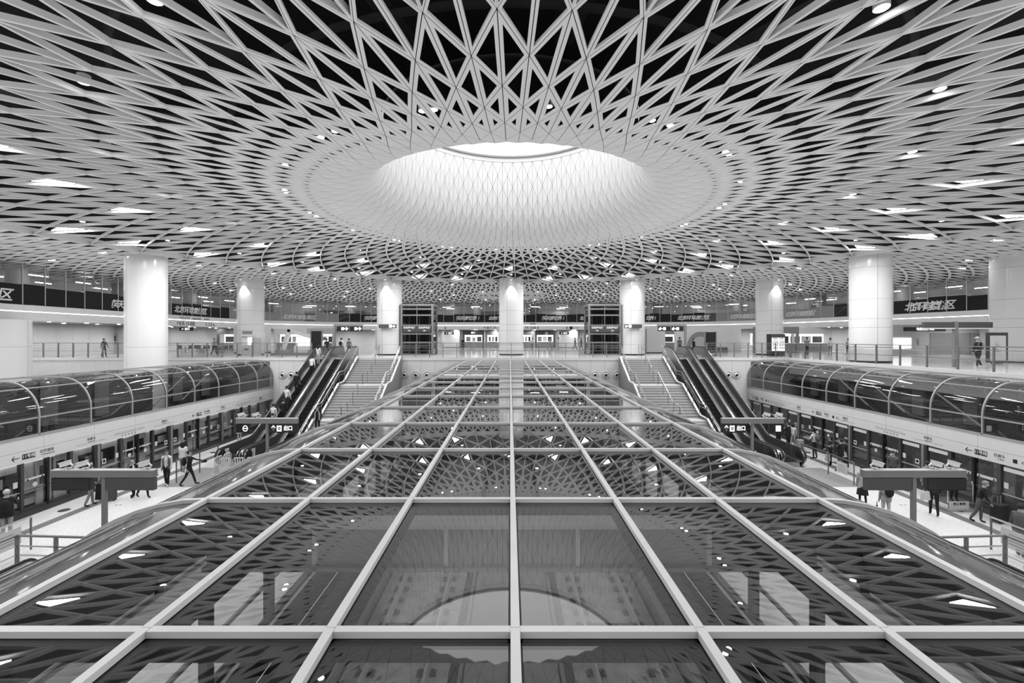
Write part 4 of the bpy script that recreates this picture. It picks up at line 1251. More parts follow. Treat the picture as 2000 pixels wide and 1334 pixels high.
def glass_barrier(label, pts, sheet=None, h=1.1):
    root = thing('glass_barrier', label, 'barrier', (pts[0][0], pts[0][1], 0))
    for x, y in pts:
        mb = MB(); mb.tube([(x, y, 0), (x, y, h)], 0.03, 8); mb.build('post', 'post', root, smooth=True)
    for (x0, y0), (x1, y1) in zip(pts, pts[1:]):
        mb = MB(); mb.bar((x0, y0, h*0.5), (x1, y1, h*0.5), 0.012, h*0.82); mb.build('pane', 'glass_rail', root)
        mb = MB(); mb.bar((x0, y0, h), (x1, y1, h), 0.05, 0.05); mb.build('rail', 'steel', root)
    if sheet:
        (x0, y0), (x1, y1) = pts[sheet[0]], pts[sheet[0]+1]
        a, b = sheet[1], sheet[2]
        p, q = (x0+(x1-x0)*a, y0+(y1-y0)*a), (x0+(x1-x0)*b, y0+(y1-y0)*b)
        mb = MB(); mb.bar((p[0], p[1], h*0.58), (q[0], q[1], h*0.58), 0.02, h*0.5); sh = mb.build('notice_sheet', 'paper', root)
        for k in range(4):
            mb = MB(); u, v = 0.15, 0.85
            mb.bar((p[0]+(q[0]-p[0])*u, p[1]+(q[1]-p[1])*u, h*(0.42+0.09*k)), (p[0]+(q[0]-p[0])*v, p[1]+(q[1]-p[1])*v, h*(0.42+0.09*k)), 0.026, 0.02); mb.build('print_line', 'inkgrey', sh)
glass_barrier('glass barrier with posts beside the left escalator foot, free of notices', [(-16.6, 22.6), (-16.6, 24.3), (-16.7, 26.0)])
glass_barrier('glass barrier with a white notice beside the right escalator foot', [(16.75, 26.2), (16.75, 24.0), (16.75, 22.2)], (1, 0.35, 0.75))
glass_barrier('glass barrier covered with white notices at the lower left corner', [(-16.35, 15.5), (-16.35, 13.4), (-16.35, 11.2)], (0, 0.15, 0.9))
glass_barrier('glass barrier covered with white notices at the lower right corner', [(16.35, 15.5), (16.35, 13.4), (16.35, 11.2)], (0, 0.15, 0.9))
railing('grey three-bar railing guarding the stairhead at the lower left', [(-12.7, 13.9), (-15.25, 14.05), (-15.3, 11.2)], posts=1.5, glass_=False, h=1.1, rails=(1.1, 0.78, 0.5), z=0.0)
railing('grey three-bar railing guarding the stairhead at the lower right', [(12.7, 13.9), (15.25, 14.05), (15.3, 11.2)], posts=1.5, glass_=False, h=1.1, rails=(1.1, 0.78, 0.5), z=0.0)

# ------------------------------------------------------------------ lifts on the concourse
def lift(x0, x1, label):
    y0, y1, z0, z1 = 45.0, 47.4, DECK, EYE+3.2
    root = thing('lift_shaft', label, 'lift', ((x0+x1)/2, y0, z0))
    for x in (x0, x1):
        for y in (y0, y1):
            mb = MB(); mb.box(x-0.10, x+0.10, y-0.10, y+0.10, z0, z1); mb.build('corner_post', 'post', root)
    mb = MB(); mb.box((x0+x1)/2-0.03, (x0+x1)/2+0.03, y0-0.04, y0+0.04, z0, z1); mb.build('mullion', 'post', root)
    levels = [z0+0.05, z0+1.25, z0+2.1, z0+2.95, z0+3.95, z1-0.35, z1]
    for z in levels:
        mb = MB(); mb.box(x0, x1, y0-0.05, y0+0.05, z-0.07, z+0.07); mb.build('transom', 'post', root)
        for x in (x0, x1):
            mb = MB(); mb.box(x-0.04, x+0.04, y0, y1, z-0.05, z+0.05); mb.build('transom', 'post', root)
    for a, b in zip(levels, levels[1:]):
        for xa, xb in ((x0+0.1, (x0+x1)/2-0.04), ((x0+x1)/2+0.04, x1-0.1)):
            mb = MB(); mb.box(xa, xb, y0-0.01, y0+0.01, a+0.08, b-0.08); mb.build('pane', 'glass_dark', root)
        for x in (x0, x1):
            mb = MB(); mb.box(x-0.01, x+0.01, y0+0.1, y1-0.1, a+0.06, b-0.06); mb.build('pane', 'glass_dark', root)
    mb = MB(); mb.box(x0, x1, y1-0.05, y1+0.05, z0, z1); mb.build('rear_panel', 'dgrey', root)
    mb = MB(); mb.box(x0-0.12, x1+0.12, y0-0.12, y1+0.12, z1, z1+0.12); mb.build('roof', 'grey', root)
    for xa, xb in ((x0+0.06, (x0+x1)/2-0.03), ((x0+x1)/2+0.03, x1-0.06)):
        mb = MB(); mb.box(xa, xb, y0-0.10, y0-0.06, z0+2.25, z0+2.90); sg = mb.build('sign_panel', 'post_dark', root)
        text('lettering', '无障碍电梯', 0.24, 'paper', ((xa+xb)/2, y0-0.11, z0+2.70), 0, sg, bold=0.006)
        text('lettering', 'Lift', 0.2, 'paper', ((xa+xb)/2, y0-0.11, z0+2.42), 0, sg, bold=0.006)
    for k in range(5):
        xx = x0+0.5+k*(x1-x0-1)/4
        mb = MB(); mb.box(xx-0.06, xx+0.06, y0+1.2, y0+1.3, z0, z1-0.1); mb.build('guide_rail', ('white', 'dgrey', 'lgrey', 'black', 'lgrey')[k], root)
    mb = MB(); mb.box(x0+0.5, x1-0.5, y0+0.4, y1-0.4, z0+4.05, z0+4.5); mb.build('machinery', 'black', root)
lift(-10.75, -7.7, 'dark glazed lift shaft beside the left stairhead column')
lift(7.8, 10.85, 'dark glazed lift shaft beside the right stairhead column')

# ------------------------------------------------------------------ signs above the concourse
def black_sign(x0, x1, y, z0, z1, body, label, mt='black', hang=True):
    root = thing('direction_sign', label, 'sign', ((x0+x1)/2, y, z0))
    mb = MB(); mb.box(x0, x1, y-0.08, y+0.08, z0, z1); bx = mb.build('sign_box', mt, root)
    if body: text('lettering', body, (z1-z0)*0.75, 'sign_lit', ((x0+x1)/2, y-0.088, (z0+z1)/2), 0, bx, bold=0.003)
    if hang:
        for x in (x0+0.2, x1-0.2):
            mb = MB(); mb.tube([(x, y, z1), (x, y, MZ0 if y > 60 else z1+0.12)], 0.015, 6); mb.build('hanger', 'post_dark', root)
    return root
def portal(xp, xe, y, label, arrow_):
    root = thing('sign_gantry', label, 'sign', (xp, y, DECK))
    z1 = 8.45
    mb = MB(); mb.box(xp-0.09, xp+0.09, y-0.09, y+0.09, DECK, z1); mb.build('post', 'post', root)
    mb = MB(); mb.box(min(xp, xe), max(xp, xe), y-0.1, y+0.1, z1-0.14, z1); mb.build('beam', 'post', root)
    d = 1 if xe > xp else -1; L = abs(xe-xp)
    for q in range(2):
        a = xp + d*(0.2 + q*(L-0.2)/2); b = a + d*((L-0.2)/2-0.08)
        mb = MB(); mb.box(min(a, b), max(a, b), y-0.07, y+0.07, z1-0.62, z1-0.16); bx = mb.build('sign_box', 'black', root)
        xm = (a+b)/2
        text('lettering', arrow_, 0.42, 'sign_lit', (xm + d*0.32 if d > 0 else xm - 0.32, y-0.078, z1-0.39), 0, bx, bold=0.02)
        mb = MB(); xs = xm + (0.0 if d > 0 else 0.02); mb.box(xs-0.13, xs+0.13, y-0.078, y-0.07, z1-0.52, z1-0.26); mb.build('pictogram', 'sign_lit', bx)
portal(-16.4, -13.75, 42.5, 'grey gantry with two black arrow signs at the head of the left escalators', '➔')
portal(16.35, 13.7, 42.5, 'grey gantry with two black arrow signs at the head of the right escalators', '←')
for sx in (-1, 1):
    side = 'left' if sx < 0 else 'right'
    r_ = black_sign(sx*11.9-0.85, sx*11.9+0.85, 44.15, 8.15, 8.52, '', 'dark sign box with white arrow on the %s stairhead column' % side, 'dgrey', hang=False)
    bx = r_.children[0]
    text('lettering', '➔' if sx < 0 else '←', 0.3, 'sign_lit', (sx*11.9-sx*0.62, 44.06, 8.335), 0, bx, bold=0.02)
    mb = MB(); xs = sx*11.9-sx*0.3; mb.box(xs-0.14, xs+0.14, 44.06, 44.08, 8.2, 8.47); mb.build('pictogram', 'sign_lit', bx)
    mb = MB(); mb.box(sx*11.9-0.03, sx*11.9+0.03, 44.2, 44.55, 8.3, 8.4); mb.build('bracket', 'post', r_)
black_sign(-11.0, -9.4, 76, 7.75, 8.2, '← 出口', 'small black hanging sign under the band left of the shops')
black_sign(8.2, 9.8, 76, 7.75, 8.2, '← 出口', 'small black hanging sign under the band right of the shops')
black_sign(-34.6, -33.2, 47.6, 7.95, 8.3, '← 出口', 'small black hanging sign beside the large left column')
# grey gantry on the right wing
root = thing('sign_gantry', 'tall grey gantry with two blank grey boards on the right wing', 'sign', (25.9, 26.5, DECK))
mb = MB(); mb.box(25.78, 26.02, 26.42, 26.58, DECK, 8.15); mb.build('post', 'post', root)
for a, b in ((24.0, 25.75), (26.05, 28.0)):
    mb = MB(); mb.box(a, b, 26.42, 26.58, 7.78, 8.12); mb.build('board', 'dgrey', root)
    mb = MB(); mb.box(a-0.05, b+0.05, 26.4, 26.6, 7.72, 7.78); mb.build('edge_light', 'white', root)
black_sign(38.5, 42.5, 44.5, 7.85, 8.25, '地铁出口 Exit', 'long black hanging sign on the right wing behind the gantry')
# information totem
root = thing('information_totem', 'upright white information panel in a dark frame on the right wing', 'sign', (31.6, 29.6, DECK))
mb = MB(); mb.box(31.0, 32.25, 29.5, 29.7, DECK+0.1, 7.55); mb.build('frame', 'post_dark', root)
mb = MB(); mb.box(31.08, 32.1, 29.48, 29.5, DECK+0.2, 7.35); mb.build('panel', 'paper', root)
mb = MB(); mb.box(31.35, 31.9, 29.5, 29.7, DECK, DECK+0.1); mb.build('foot', 'post', root)
for q in range(6):
    mb = MB(); mb.box(31.4, 31.4+0.12+0.1*(q % 3), 29.47, 29.48, 6.9-q*0.12, 6.93-q*0.12); mb.build('print_line', 'inkgrey', root)

# ------------------------------------------------------------------ machines and stalls on the concourse
root = thing('claw_machine', 'pale arcade claw machine with a lit window in front of the left column', 'arcade machine', (-25.0, 43.6, DECK))
mb = MB(); mb.box(-25.6, -24.55, 43.3, 44.2, DECK, DECK+0.95); cb = mb.build('cabinet', 'lgrey', root)
mb = MB(); mb.box(-25.3, -24.9, 43.29, 43.3, DECK+0.55, DECK+0.68); mb.build('coin_slot', 'dgrey', cb)
mb = MB(); mb.box(-25.55, -24.6, 43.35, 44.15, DECK+0.95, DECK+1.85); mb.build('glass_case', 'glass', root)
for x in (-25.58, -24.6):
    mb = MB(); mb.box(x, x+0.05, 43.32, 44.18, DECK+0.95, DECK+1.85); mb.build('corner_post', 'white', root)
mb = MB(); mb.box(-25.4, -24.75, 44.0, 44.1, DECK+1.0, DECK+1.75); mb.build('lit_back', 'shop_lit', root)
mb = MB(); mb.box(-25.62, -24.53, 43.28, 44.2, DECK+1.85, DECK+2.05); mb.build('canopy', 'white', root)
mb = MB(); mb.box(-25.5, -24.65, 43.3, 43.5, DECK+2.05, DECK+2.35); mb.build('sign', 'grey', root)
mb = MB(); mb.box(-24.5, -24.1, 43.4, 44.1, DECK, DECK+1.7); mb.build('coin_box', 'lgrey', root)
root = thing('drinks_fridge', 'black two-door drinks fridge with lit shelves behind the right railing', 'fridge', (24.3, 41.5, DECK))
mb = MB(); mb.box(23.7, 24.95, 41.35, 42.1, DECK+0.05, DECK+2.05); mb.build('cabinet', 'black', root)
for xa, xb in ((23.76, 24.3), (24.36, 24.9)):
    mb = MB(); mb.box(xa, xb, 41.30, 41.35, DECK+0.5, DECK+1.72); dr = mb.build('door', 'shop_lit', root)
    for q in range(4):
        mb = MB(); mb.box(xa, xb, 41.27, 41.30, DECK+0.72+q*0.28, DECK+0.75+q*0.28); mb.build('shelf', 'grey', dr)
        for b in range(4):
            mb = MB(); xx = xa+0.1+b*0.12; mb.lathe([(0.035, DECK+0.75+q*0.28), (0.035, DECK+0.88+q*0.28), (0.015, DECK+0.93+q*0.28)], xx, 41.28, 8); mb.build('bottle', ('grey', 'dgrey', 'lgrey', 'c_mid')[(q+b) % 4], dr)
mb = MB(); mb.box(23.7, 24.95, 41.3, 41.35, DECK+1.75, DECK+2.05); mb.build('header', 'dgrey', root)
for x in (23.8, 24.85):
    mb = MB(); mb.lathe([(0.05, DECK), (0.05, DECK+0.05)], x, 41.7, 8); mb.build('foot', 'post', root)
# stall with the slanted arch
root = thing('promotion_stall', 'promotion stall with a slanted white arch on dark steps', 'stall', (-21.3, 45, DECK))
mb = MB(); mb.box(-23.3, -18.9, 44.2, 47, DECK, DECK+0.25); mb.build('step', 'grey', root)
mb = MB(); mb.box(-23.0, -22.3, 44.5, 47, DECK+0.25, DECK+0.5); mb.build('step', 'grey', root)
mb = MB(); mb.box(-19.8, -19.1, 44.5, 47, DECK+0.25, DECK+0.5); mb.build('step', 'grey', root)
mb = MB(); mb.bar((-22.6, 45.2, DECK+0.5), (-21.9, 45.2, 8.05), 0.35, 0.4, up=(0, 1, 0)); mb.build('arch_leg', 'frame', root)
mb = MB(); mb.bar((-22.05, 45.2, 8.0), (-18.9, 45.2, 7.05), 0.35, 0.4, up=(0, 1, 0)); mb.build('arch_beam', 'frame', root)
mb = MB(); mb.box(-21.9, -19.6, 46.5, 46.6, DECK+0.25, 7.3); mb.build('lit_wall', 'shop_lit', root)
mb = MB(); mb.box(-21.4, -19.9, 45.0, 45.4, DECK+0.25, DECK+0.9); mb.build('counter', 'white', root)
def board(x, y, w, z0, z1, label, mt='black'):
    root = thing('display_board', label, 'display board', (x, y, DECK))
    mb = MB(); mb.box(x-w/2, x+w/2, y-0.06, y+0.06, z0, z1); mb.build('panel', mt, root)
    for s in (-1, 1):
        mb = MB(); mb.box(x+s*w/2-0.05, x+s*w/2+0.05, y-0.08, y+0.08, DECK, z1+0.05); mb.build('upright', 'post', root)
    mb = MB(); mb.box(x-w/2, x+w/2, y-0.3, y+0.3, DECK, DECK+0.05); mb.build('foot', 'dgrey', root)
board(-18.3, 43.0, 1.05, DECK+0.3, 7.85, 'black upright display board at the end of the left railing')
board(18.9, 43.0, 1.05, DECK+0.3, 7.75, 'black upright display board behind the right railing')
board(13.5, 49.0, 2.2, DECK+0.4, 8.1, 'white framed poster board behind the right stairhead', 'paper')
root = thing('decorative_arch', 'pale fan-shaped wall arch behind the right railing', 'arch decoration', (22.6, 54.0, DECK))
mb = MB(); mb.box(19.6, 27.5, 54.2, 54.4, DECK, MZ0); mb.build('wall_panel', 'white', root)
for q, (ra, rb, mt) in enumerate(((1.75, 1.6, 'white'), (1.6, 1.1, 'grey'), (1.1, 0.0, 'lgrey'))):
    mb = MB(); nn = 24; pts = [(22.6+ra*cos(pi*k/nn), DECK+0.6+ra*1.15*sin(pi*k/nn)) for k in range(nn+1)] + [(22.6+rb*cos(pi*k/nn), DECK+0.6+rb*1.15*sin(pi*k/nn)) for k in range(nn, -1, -1)]
    vs = [(x, 54.12-0.01*q, z) for x, z in pts]; n_ = nn+1
    mb.add(vs, [(k, k+1, 2*n_-2-k, 2*n_-1-k) for k in range(nn)]); mb.build('arch_band', mt, root)
mb = MB(); mb.box(20.3, 25.5, 53.4, 54.0, DECK, DECK+0.6); mb.build('planter', 'dgrey', root)

# ------------------------------------------------------------------ shops at the back of the concourse
def shop(x0, x1, y, label, front, body, lit=True):
    root = thing('shop_front', label, 'shop', ((x0+x1)/2, y, DECK))
    mb = MB(); mb.box(x0, x1, y, y+0.15, DECK+2.2, MZ0-0.05); f = mb.build('header', front, root)
    if body: text('lettering', body, 0.36, 'sign_lit', ((x0+x1)/2, y-0.01, DECK+2.55), 0, f, bold=0.01)
    for x in (x0, x1-0.3):
        mb = MB(); mb.box(x, x+0.3, y, y+0.2, DECK, DECK+2.2); mb.build('side_panel', front, root)
    w = x1-x0
    mb = MB(); mb.box(x0+0.3, x1-0.3, y+1.2, y+1.3, DECK+0.9, DECK+2.2); mb.build('lit_display', 'shop_lit' if lit else 'lgrey', root)
    for q in range(3):
        a = x0+0.4+q*(w-0.8)/3
        mb = MB(); mb.box(a+0.1, a+(w-0.8)/3-0.1, y+1.15, y+1.2, DECK+1.1, DECK+1.9); mb.build('menu_board', ('grey', 'paper', 'dgrey')[q], root)
    mb = MB(); mb.box(x0+0.4, x1-0.4, y+0.1, y+0.6, DECK, DECK+1.0); mb.build('counter', 'grey', root)
    mb = MB(); mb.box(x0+0.35, x1-0.35, y+0.05, y+0.65, DECK+1.0, DECK+1.06); mb.build('counter_top', 'white', root)
shop(-8.0, -4.4, 76.5, 'shop with a dark header and pale counter left of the central column', 'dgrey', '美食')
shop(-4.2, -1.7, 77.2, 'narrow shop with patterned grey front hard left of the central column', 'grey', '')
shop(1.5, 4.0, 77.2, 'narrow shop with patterned grey front hard right of the central column', 'grey', '')
shop(4.2, 7.6, 76.5, 'shop with a dark wall and flower emblem right of the central column', 'dgrey', '')
mb = MB(); 
fl = thing('flower_emblem', 'white flower-shaped emblem on the dark shop wall', 'emblem', (6.1, 76.45, 7.9))
for k in range(5):
    mb = MB(); nn = 12; a = 2*pi*k/5+pi/2
    mb.prism([(6.1+0.16*cos(a)+0.13*cos(2*pi*q/nn), 7.95+0.16*sin(a)+0.13*sin(2*pi*q/nn)) for q in range(nn)], 'y', 76.42, 76.49); mb.build('petal', 'paper', fl)
shop(-33.0, -27.5, 63.5, 'bright food hall behind the left railing', 'white', '')
shop(-19.0, -14.6, 64.0, 'brightly lit shop behind the left escalator head', 'white', '')
shop(27.8, 33.0, 52.0, 'bright counter shop between the two right columns', 'grey', '')
shop(13.9, 17.5, 60.0, 'lit shop behind the right escalator head', 'lgrey', '')
shop(-26.8, -23.2, 60.0, 'lit shop beyond the slanted arch', 'lgrey', '')
shop(-13.6, -11.2, 62.0, 'dark shop with a white ribbon header behind the left gantry', 'dgrey', '')
shop(-40.0, -34.0, 62.0, 'wide bright food counter seen between the large left column and the pale block', 'dgrey', '')
shop(19.5, 24.5, 66.0, 'lit shop behind the fan-shaped arch', 'grey', '')
shop(35.0, 40.0, 56.5, 'white lit bakery counter behind the right columns', 'white', '')
tb = MB(); tb.box(-0.4, 0.4, -0.3, 0.3, 0.72, 0.76); t_top = tb.mesh('table_top', 'lgrey')
tb = MB(); tb.box(-0.03, 0.03, -0.03, 0.03, 0.02, 0.72); tb.box(-0.22, 0.22, -0.22, 0.22, 0, 0.02); t_leg = tb.mesh('pedestal', 'dgrey')
tb = MB(); tb.box(-0.2, 0.2, -0.2, 0.2, 0.42, 0.46); c_seat = tb.mesh('seat', 'dgrey')
tb = MB(); tb.box(-0.2, 0.2, 0.17, 0.2, 0.46, 0.85); c_back = tb.mesh('backrest', 'dgrey')
tb = MB()
tb.box(-0.015, 0.015, -0.015, 0.015, 0, 0.42); c_leg = tb.mesh('leg', 'black')
for k in range(8):
    x, y = -37.5 + (k % 4)*2.1, 52.5 + (k//4)*2.6
    o = thing('cafe_table', 'small pale cafe table with dark chairs behind the left railing', 'table', (x, y, DECK), group='cafe tables behind the left railing')
    link('table_top', t_top, o, local=True); link('pedestal', t_leg, o, local=True)
    for s_ in (-1, 1):
        o = thing('cafe_chair', 'dark cafe chair drawn up to a small pale table behind the left railing', 'chair', (x, y+s_*0.62, DECK), 0 if s_ > 0 else pi, group='cafe chairs behind the left railing')
        link('seat', c_seat, o, local=True); link('backrest', c_back, o, local=True)
        for a_ in (-0.17, 0.17):
            for b_ in (-0.17, 0.17): link('leg', c_leg, o, (a_, b_, 0), local=True)
# pale service blocks standing on the concourse
def block(x0, x1, y0, y1, label, grille=True):
    root = thing('service_block', label, 'wall block', ((x0+x1)/2, y0, DECK))
    mb = MB(); mb.box(x0, x1, y0, y1, DECK+0.1, MZ0); mb.build('body', 'wall', root)
    mb = MB(); mb.box(x0+0.03, x1-0.03, y0+0.03, y1, DECK, DECK+0.1); mb.build('plinth', 'black', root)
    if grille:
        for q in range(2):
            a = x0+(x1-x0)*(0.2+0.32*q); mb = MB()
            for k in range(7): mb.box(a, a+(x1-x0)*0.27, y0-0.015, y0, DECK+1.5+k*0.12, DECK+1.57+k*0.12)
            mb.build('grille', 'lgrey', root)
block(-30.4, -27.6, 50.0, 52.5, 'pale wall block with two grilles between the left columns')
block(-14.6, -12.6, 52, 54, 'plain pale wall block behind the left gantry', False)
block(15.0, 17.2, 50.5, 52, 'plain pale wall block behind the right gantry', False)
block(-11.5, -8.6, 77.3, 78.7, 'white wall block left of the shops', False)
block(8.2, 11.5, 77.3, 78.7, 'white wall block right of the shops', False)
# side wall on the left beyond the void: exit wall with the number 7
root = thing('exit_wall', 'white exit wall with a grey figure 7 and a lit doorway', 'wall block', (-42, 48, DECK))
mb = MB(); mb.box(-47.5, -38.9, 49.0, 49.2, DECK, MZ0); mb.build('body', 'wall', root)
mb = MB(); mb.box(-40.9, -39.3, 48.97, 49.0, DECK, DECK+2.3); mb.build('lit_doorway', 'shop_lit', root)
text('lettering', '7', 0.95, 'inkgrey', (-38.3, 48.95, 6.6), 0, root, bold=0.01)
mb = MB(); mb.box(-38.9, -37.2, 49.1, 49.2, DECK, MZ0); mb.build('body', 'white', root)
mb = MB(); mb.box(-43.0, -42.2, 48.96, 49.0, DECK+0.9, DECK+2.2); mb.build('door_panel', 'lgrey', root)
for z in (6.95, 7.2): 
    mb = MB(); mb.box(-42.8, -42.4, 48.94, 48.96, z, z+0.16); mb.build('warning_plate', 'ink', root)
root = thing('exit_wall', 'grey exit wall with a figure 1 and white lit map board on the right wing', 'wall block', (40, 46, DECK))
mb = MB(); mb.box(36.0, 52, 46.0, 46.2, DECK, MZ0); mb.build('body', 'lgrey', root)
mb = MB(); mb.box(38.2, 40.5, 45.95, 46.0, DECK+0.6, DECK+1.7); mb.build('map_board', 'shop_lit', root)
text('lettering', '1', 0.95, 'inkgrey', (41.2, 45.94, 6.75), 0, root, bold=0.01)
mb = MB(); mb.box(42.4, 48.4, 45.96, 46.0, DECK, DECK+2.2); mb.build('lift_lobby', 'grey', root)
for x in (44.6, 46.4): 
    mb = MB(); mb.box(x, x+0.04, 45.94, 45.96, DECK, DECK+2.2); mb.build('door_joint', 'dgrey', root)

# ------------------------------------------------------------------ people
PEOPLE = []
def person(label, loc, face=0.0, H=1.7, top='c_black', bottom='c_dark', shoe='c_black', hair='short', stride=0.0, arms=((0.05, 0.15), (0.05, 0.15)),
           lean=0.0, skirt=None, coat=None, pack=None, sleeve='long', mask=False, nod=0.0, knee=0.06, wide=1.0):
    s = H/1.72; stride *= 0.72
    V = []; R = []; E = []; K = []            # vertices, radii, edges with class
    def v(p, r):
        V.append(Vector(p)); R.append(r if isinstance(r, tuple) else (r, r)); return len(V)-1
    def e(a, b, k): E.append((a, b)); K.append(k)
    legs = []
    for sd, ph in ((1, stride), (-1, -stride)):
        hip = Vector((sd*0.088, 0, 0.90)); bend = knee + (0.55*abs(stride) if ph < 0 else 0.1*abs(stride))
        kn = hip + 0.43*Vector((0, -sin(ph), -cos(ph)))
        an = kn + 0.41*Vector((0, -sin(ph-bend), -cos(ph-bend)))
        legs.append((sd, hip, kn, an, ph-bend))
    dz = 0.075 - min(l[3].z for l in legs)
    U = Matrix.Translation((0, 0, 0.92+dz)) @ Matrix.Rotation(lean, 4, 'X') @ Matrix.Translation((0, 0, -0.92))
    HU = U @ Matrix.Translation((0, 0, 1.50)) @ Matrix.Rotation(nod, 4, 'X') @ Matrix.Translation((0, 0, -1.50))
    pel = v((0, 0, 0.93+dz), (0.145*wide, 0.105*wide))
    w_ = v(U @ Vector((0, 0, 1.07)), (0.13*wide, 0.10*wide)); c_ = v(U @ Vector((0, 0.0, 1.25)), (0.155*wide, 0.115*wide)); uc = v(U @ Vector((0, 0.005, 1.38)), (0.14, 0.095))
    nk = v(U @ Vector((0, 0.005, 1.475)), 0.056); hb = v(HU @ Vector((0, -0.008, 1.555)), (0.068, 0.08)); hm = v(HU @ Vector((0, -0.004, 1.635)), (0.078, 0.098)); ht = v(HU @ Vector((0, 0.008, 1.70)), (0.055, 0.07))
    e(pel, w_, 'top'); e(w_, c_, 'top'); e(c_, uc, 'top'); e(uc, nk, 'skin'); e(nk, hb, 'skin'); e(hb, hm, 'skin'); e(hm, ht, 'skin')
    for sd, hip, kn, an, la in legs:
        hip = hip + Vector((0, 0, dz)); kn = kn + Vector((0, 0, dz)); an = an + Vector((0, 0, dz))
        a = v(hip, 0.092*wide); m1 = v((hip+kn)/2, 0.078*wide); b = v(kn, 0.058); m2 = v(kn*0.6+an*0.4, 0.056); c = v(an, 0.042)
        up = max(0.0, la)*0.4 if la < 0 else 0
        toe = an + Vector((0, -0.155, -0.035 + (0.05 if la > 0.25 else (-0.02 if la < -0.3 else 0)))); heel = an + Vector((0, 0.02, -0.028))
        t1 = v(heel*0.5+toe*0.5 + Vector((0, 0, 0.006)), (0.042, 0.034)); t2 = v(toe, (0.036, 0.026))
        e(pel, a, 'bottom'); e(a, m1, 'bottom'); e(m1, b, 'bottom'); e(b, m2, 'bottom'); e(m2, c, 'bottom'); e(c, t1, 'shoe'); e(t1, t2, 'shoe')
    extra = MB()                              # fingers, nose and ears grow into the same body mesh
    hands = []
    for sd, (aa, ee) in ((1, arms[0]), (-1, arms[1])):
        sh = Vector((sd*0.175*wide, 0.0, 1.385)); d1 = Vector((sd*0.16, -sin(aa), -cos(aa))).normalized(); el = sh + 0.28*d1
        d2 = Vector((-sd*0.10*min(1, ee), -sin(aa+ee), -cos(aa+ee))).normalized(); wr = el + 0.245*d2
        pm = wr + 0.075*d2
        P = [U @ p for p in (sh, el, wr, pm)]
        a = v(P[0], 0.058); m1 = v(P[0]*0.5+P[1]*0.5, 0.048); b = v(P[1], 0.042); c = v(P[2], 0.029); d = v(P[3], (0.034, 0.020))
        e(uc, a, 'top'); e(a, m1, 'top'); e(m1, b, 'top'); e(b, c, 'top' if sleeve == 'long' else 'skin'); e(c, d, 'skin')
        dd = (P[3]-P[2]).normalized(); side = dd.cross(Vector((sd, 0.15, 0))).normalized(); inn = dd.cross(side).normalized()
        for q, L in enumerate((0.066, 0.076, 0.072, 0.056)):
            r0 = P[3] + side*(0.024-0.016*q)
            extra.tube([r0, r0 + dd*L*0.55, r0 + dd*L*0.85 + inn*0.018*(-sd)], [0.0095, 0.009, 0.007], 5)
        r0 = P[2] + dd*0.03 + side*0.028
        extra.tube([r0, r0 + dd*0.03 + side*0.022, r0 + dd*0.06 + side*0.026], [0.011, 0.010, 0.007], 5)
        hands.append(P[3])
    hc = HU @ Vector((0, 0, 1.62))
    def hp(x, y, z): return HU @ Vector((x, y, z))
    extra.tube([hp(0, -0.088, 1.645), hp(0, -0.113, 1.612), hp(0, -0.09, 1.60)], [0.008, 0.013, 0.010], 5)
    for sd in (-1, 1): extra.tube([hp(sd*0.075, 0.0, 1.60), hp(sd*0.086, 0.008, 1.635), hp(sd*0.078, 0.002, 1.65)], [0.008, 0.014, 0.008], 5)
    me = bpy.data.meshes.new('skeleton')
    me.from_pydata([p*s for p in V], E, [])
    bm = bmesh.new(); bm.from_mesh(me); ly = bm.verts.layers.skin.verify(); bm.verts.ensure_lookup_table()
    for i, bv in enumerate(bm.verts):
        bv[ly].radius = (R[i][0]*s, R[i][1]*s); bv[ly].use_root = (i == pel); bv[ly].use_loose = False
    bm.to_mesh(me); bm.free()
    ob = bpy.data.objects.new('person', me); COL.objects.link(ob)
    sk_ = ob.modifiers.new('skin', 'SKIN'); sk_.use_smooth_shade = True
    su = ob.modifiers.new('smooth', 'SUBSURF'); su.levels = 1; su.render_levels = 1
    ob.location = loc; ob.rotation_euler = (0, 0, face)
    tag(ob, label, 'person')
    segs = [((V[a]*s), (V[b]*s), k) for (a, b), k in zip(E, K)]
    PEOPLE.append((ob, segs, extra, s, dict(top=top, bottom=bottom, shoe=shoe, skin='skin')))
    def kid(nm, mb, mt, smooth=True, M4=None):
        me = mb.mesh(nm, mt, smooth)
        me.transform(Matrix.Scale(s, 4) @ (M4 if M4 is not None else Matrix.Identity(4)))
        return link(nm, me, ob, local=True)
    # hair or cap
    mb = MB(); cz = 1.645
    mb.sphere((0, 0.012, cz), 0.1, 14, 10, sc=(0.92, 1.12, 1.05))
    keep = []
    for f in mb.f:
        c = [sum(mb.v[i][q] for i in f)/4 for q in range(3)]
        if (c[1] > 0.015 and c[2] > cz-0.075) or c[2] > cz+0.035 - (0.0 if hair != 'bob' else 0.03): keep.append(f)
    mb.f = keep; mb.m = [0]*len(keep)
    hm_ = 'c_light' if hair == 'cap_light' else ('c_dark' if hair == 'cap_dark' else ('c_mid' if hair == 'grey' else 'hair'))
    kid('cap' if hair.startswith('cap') else 'hair', mb, hm_, M4=HU)
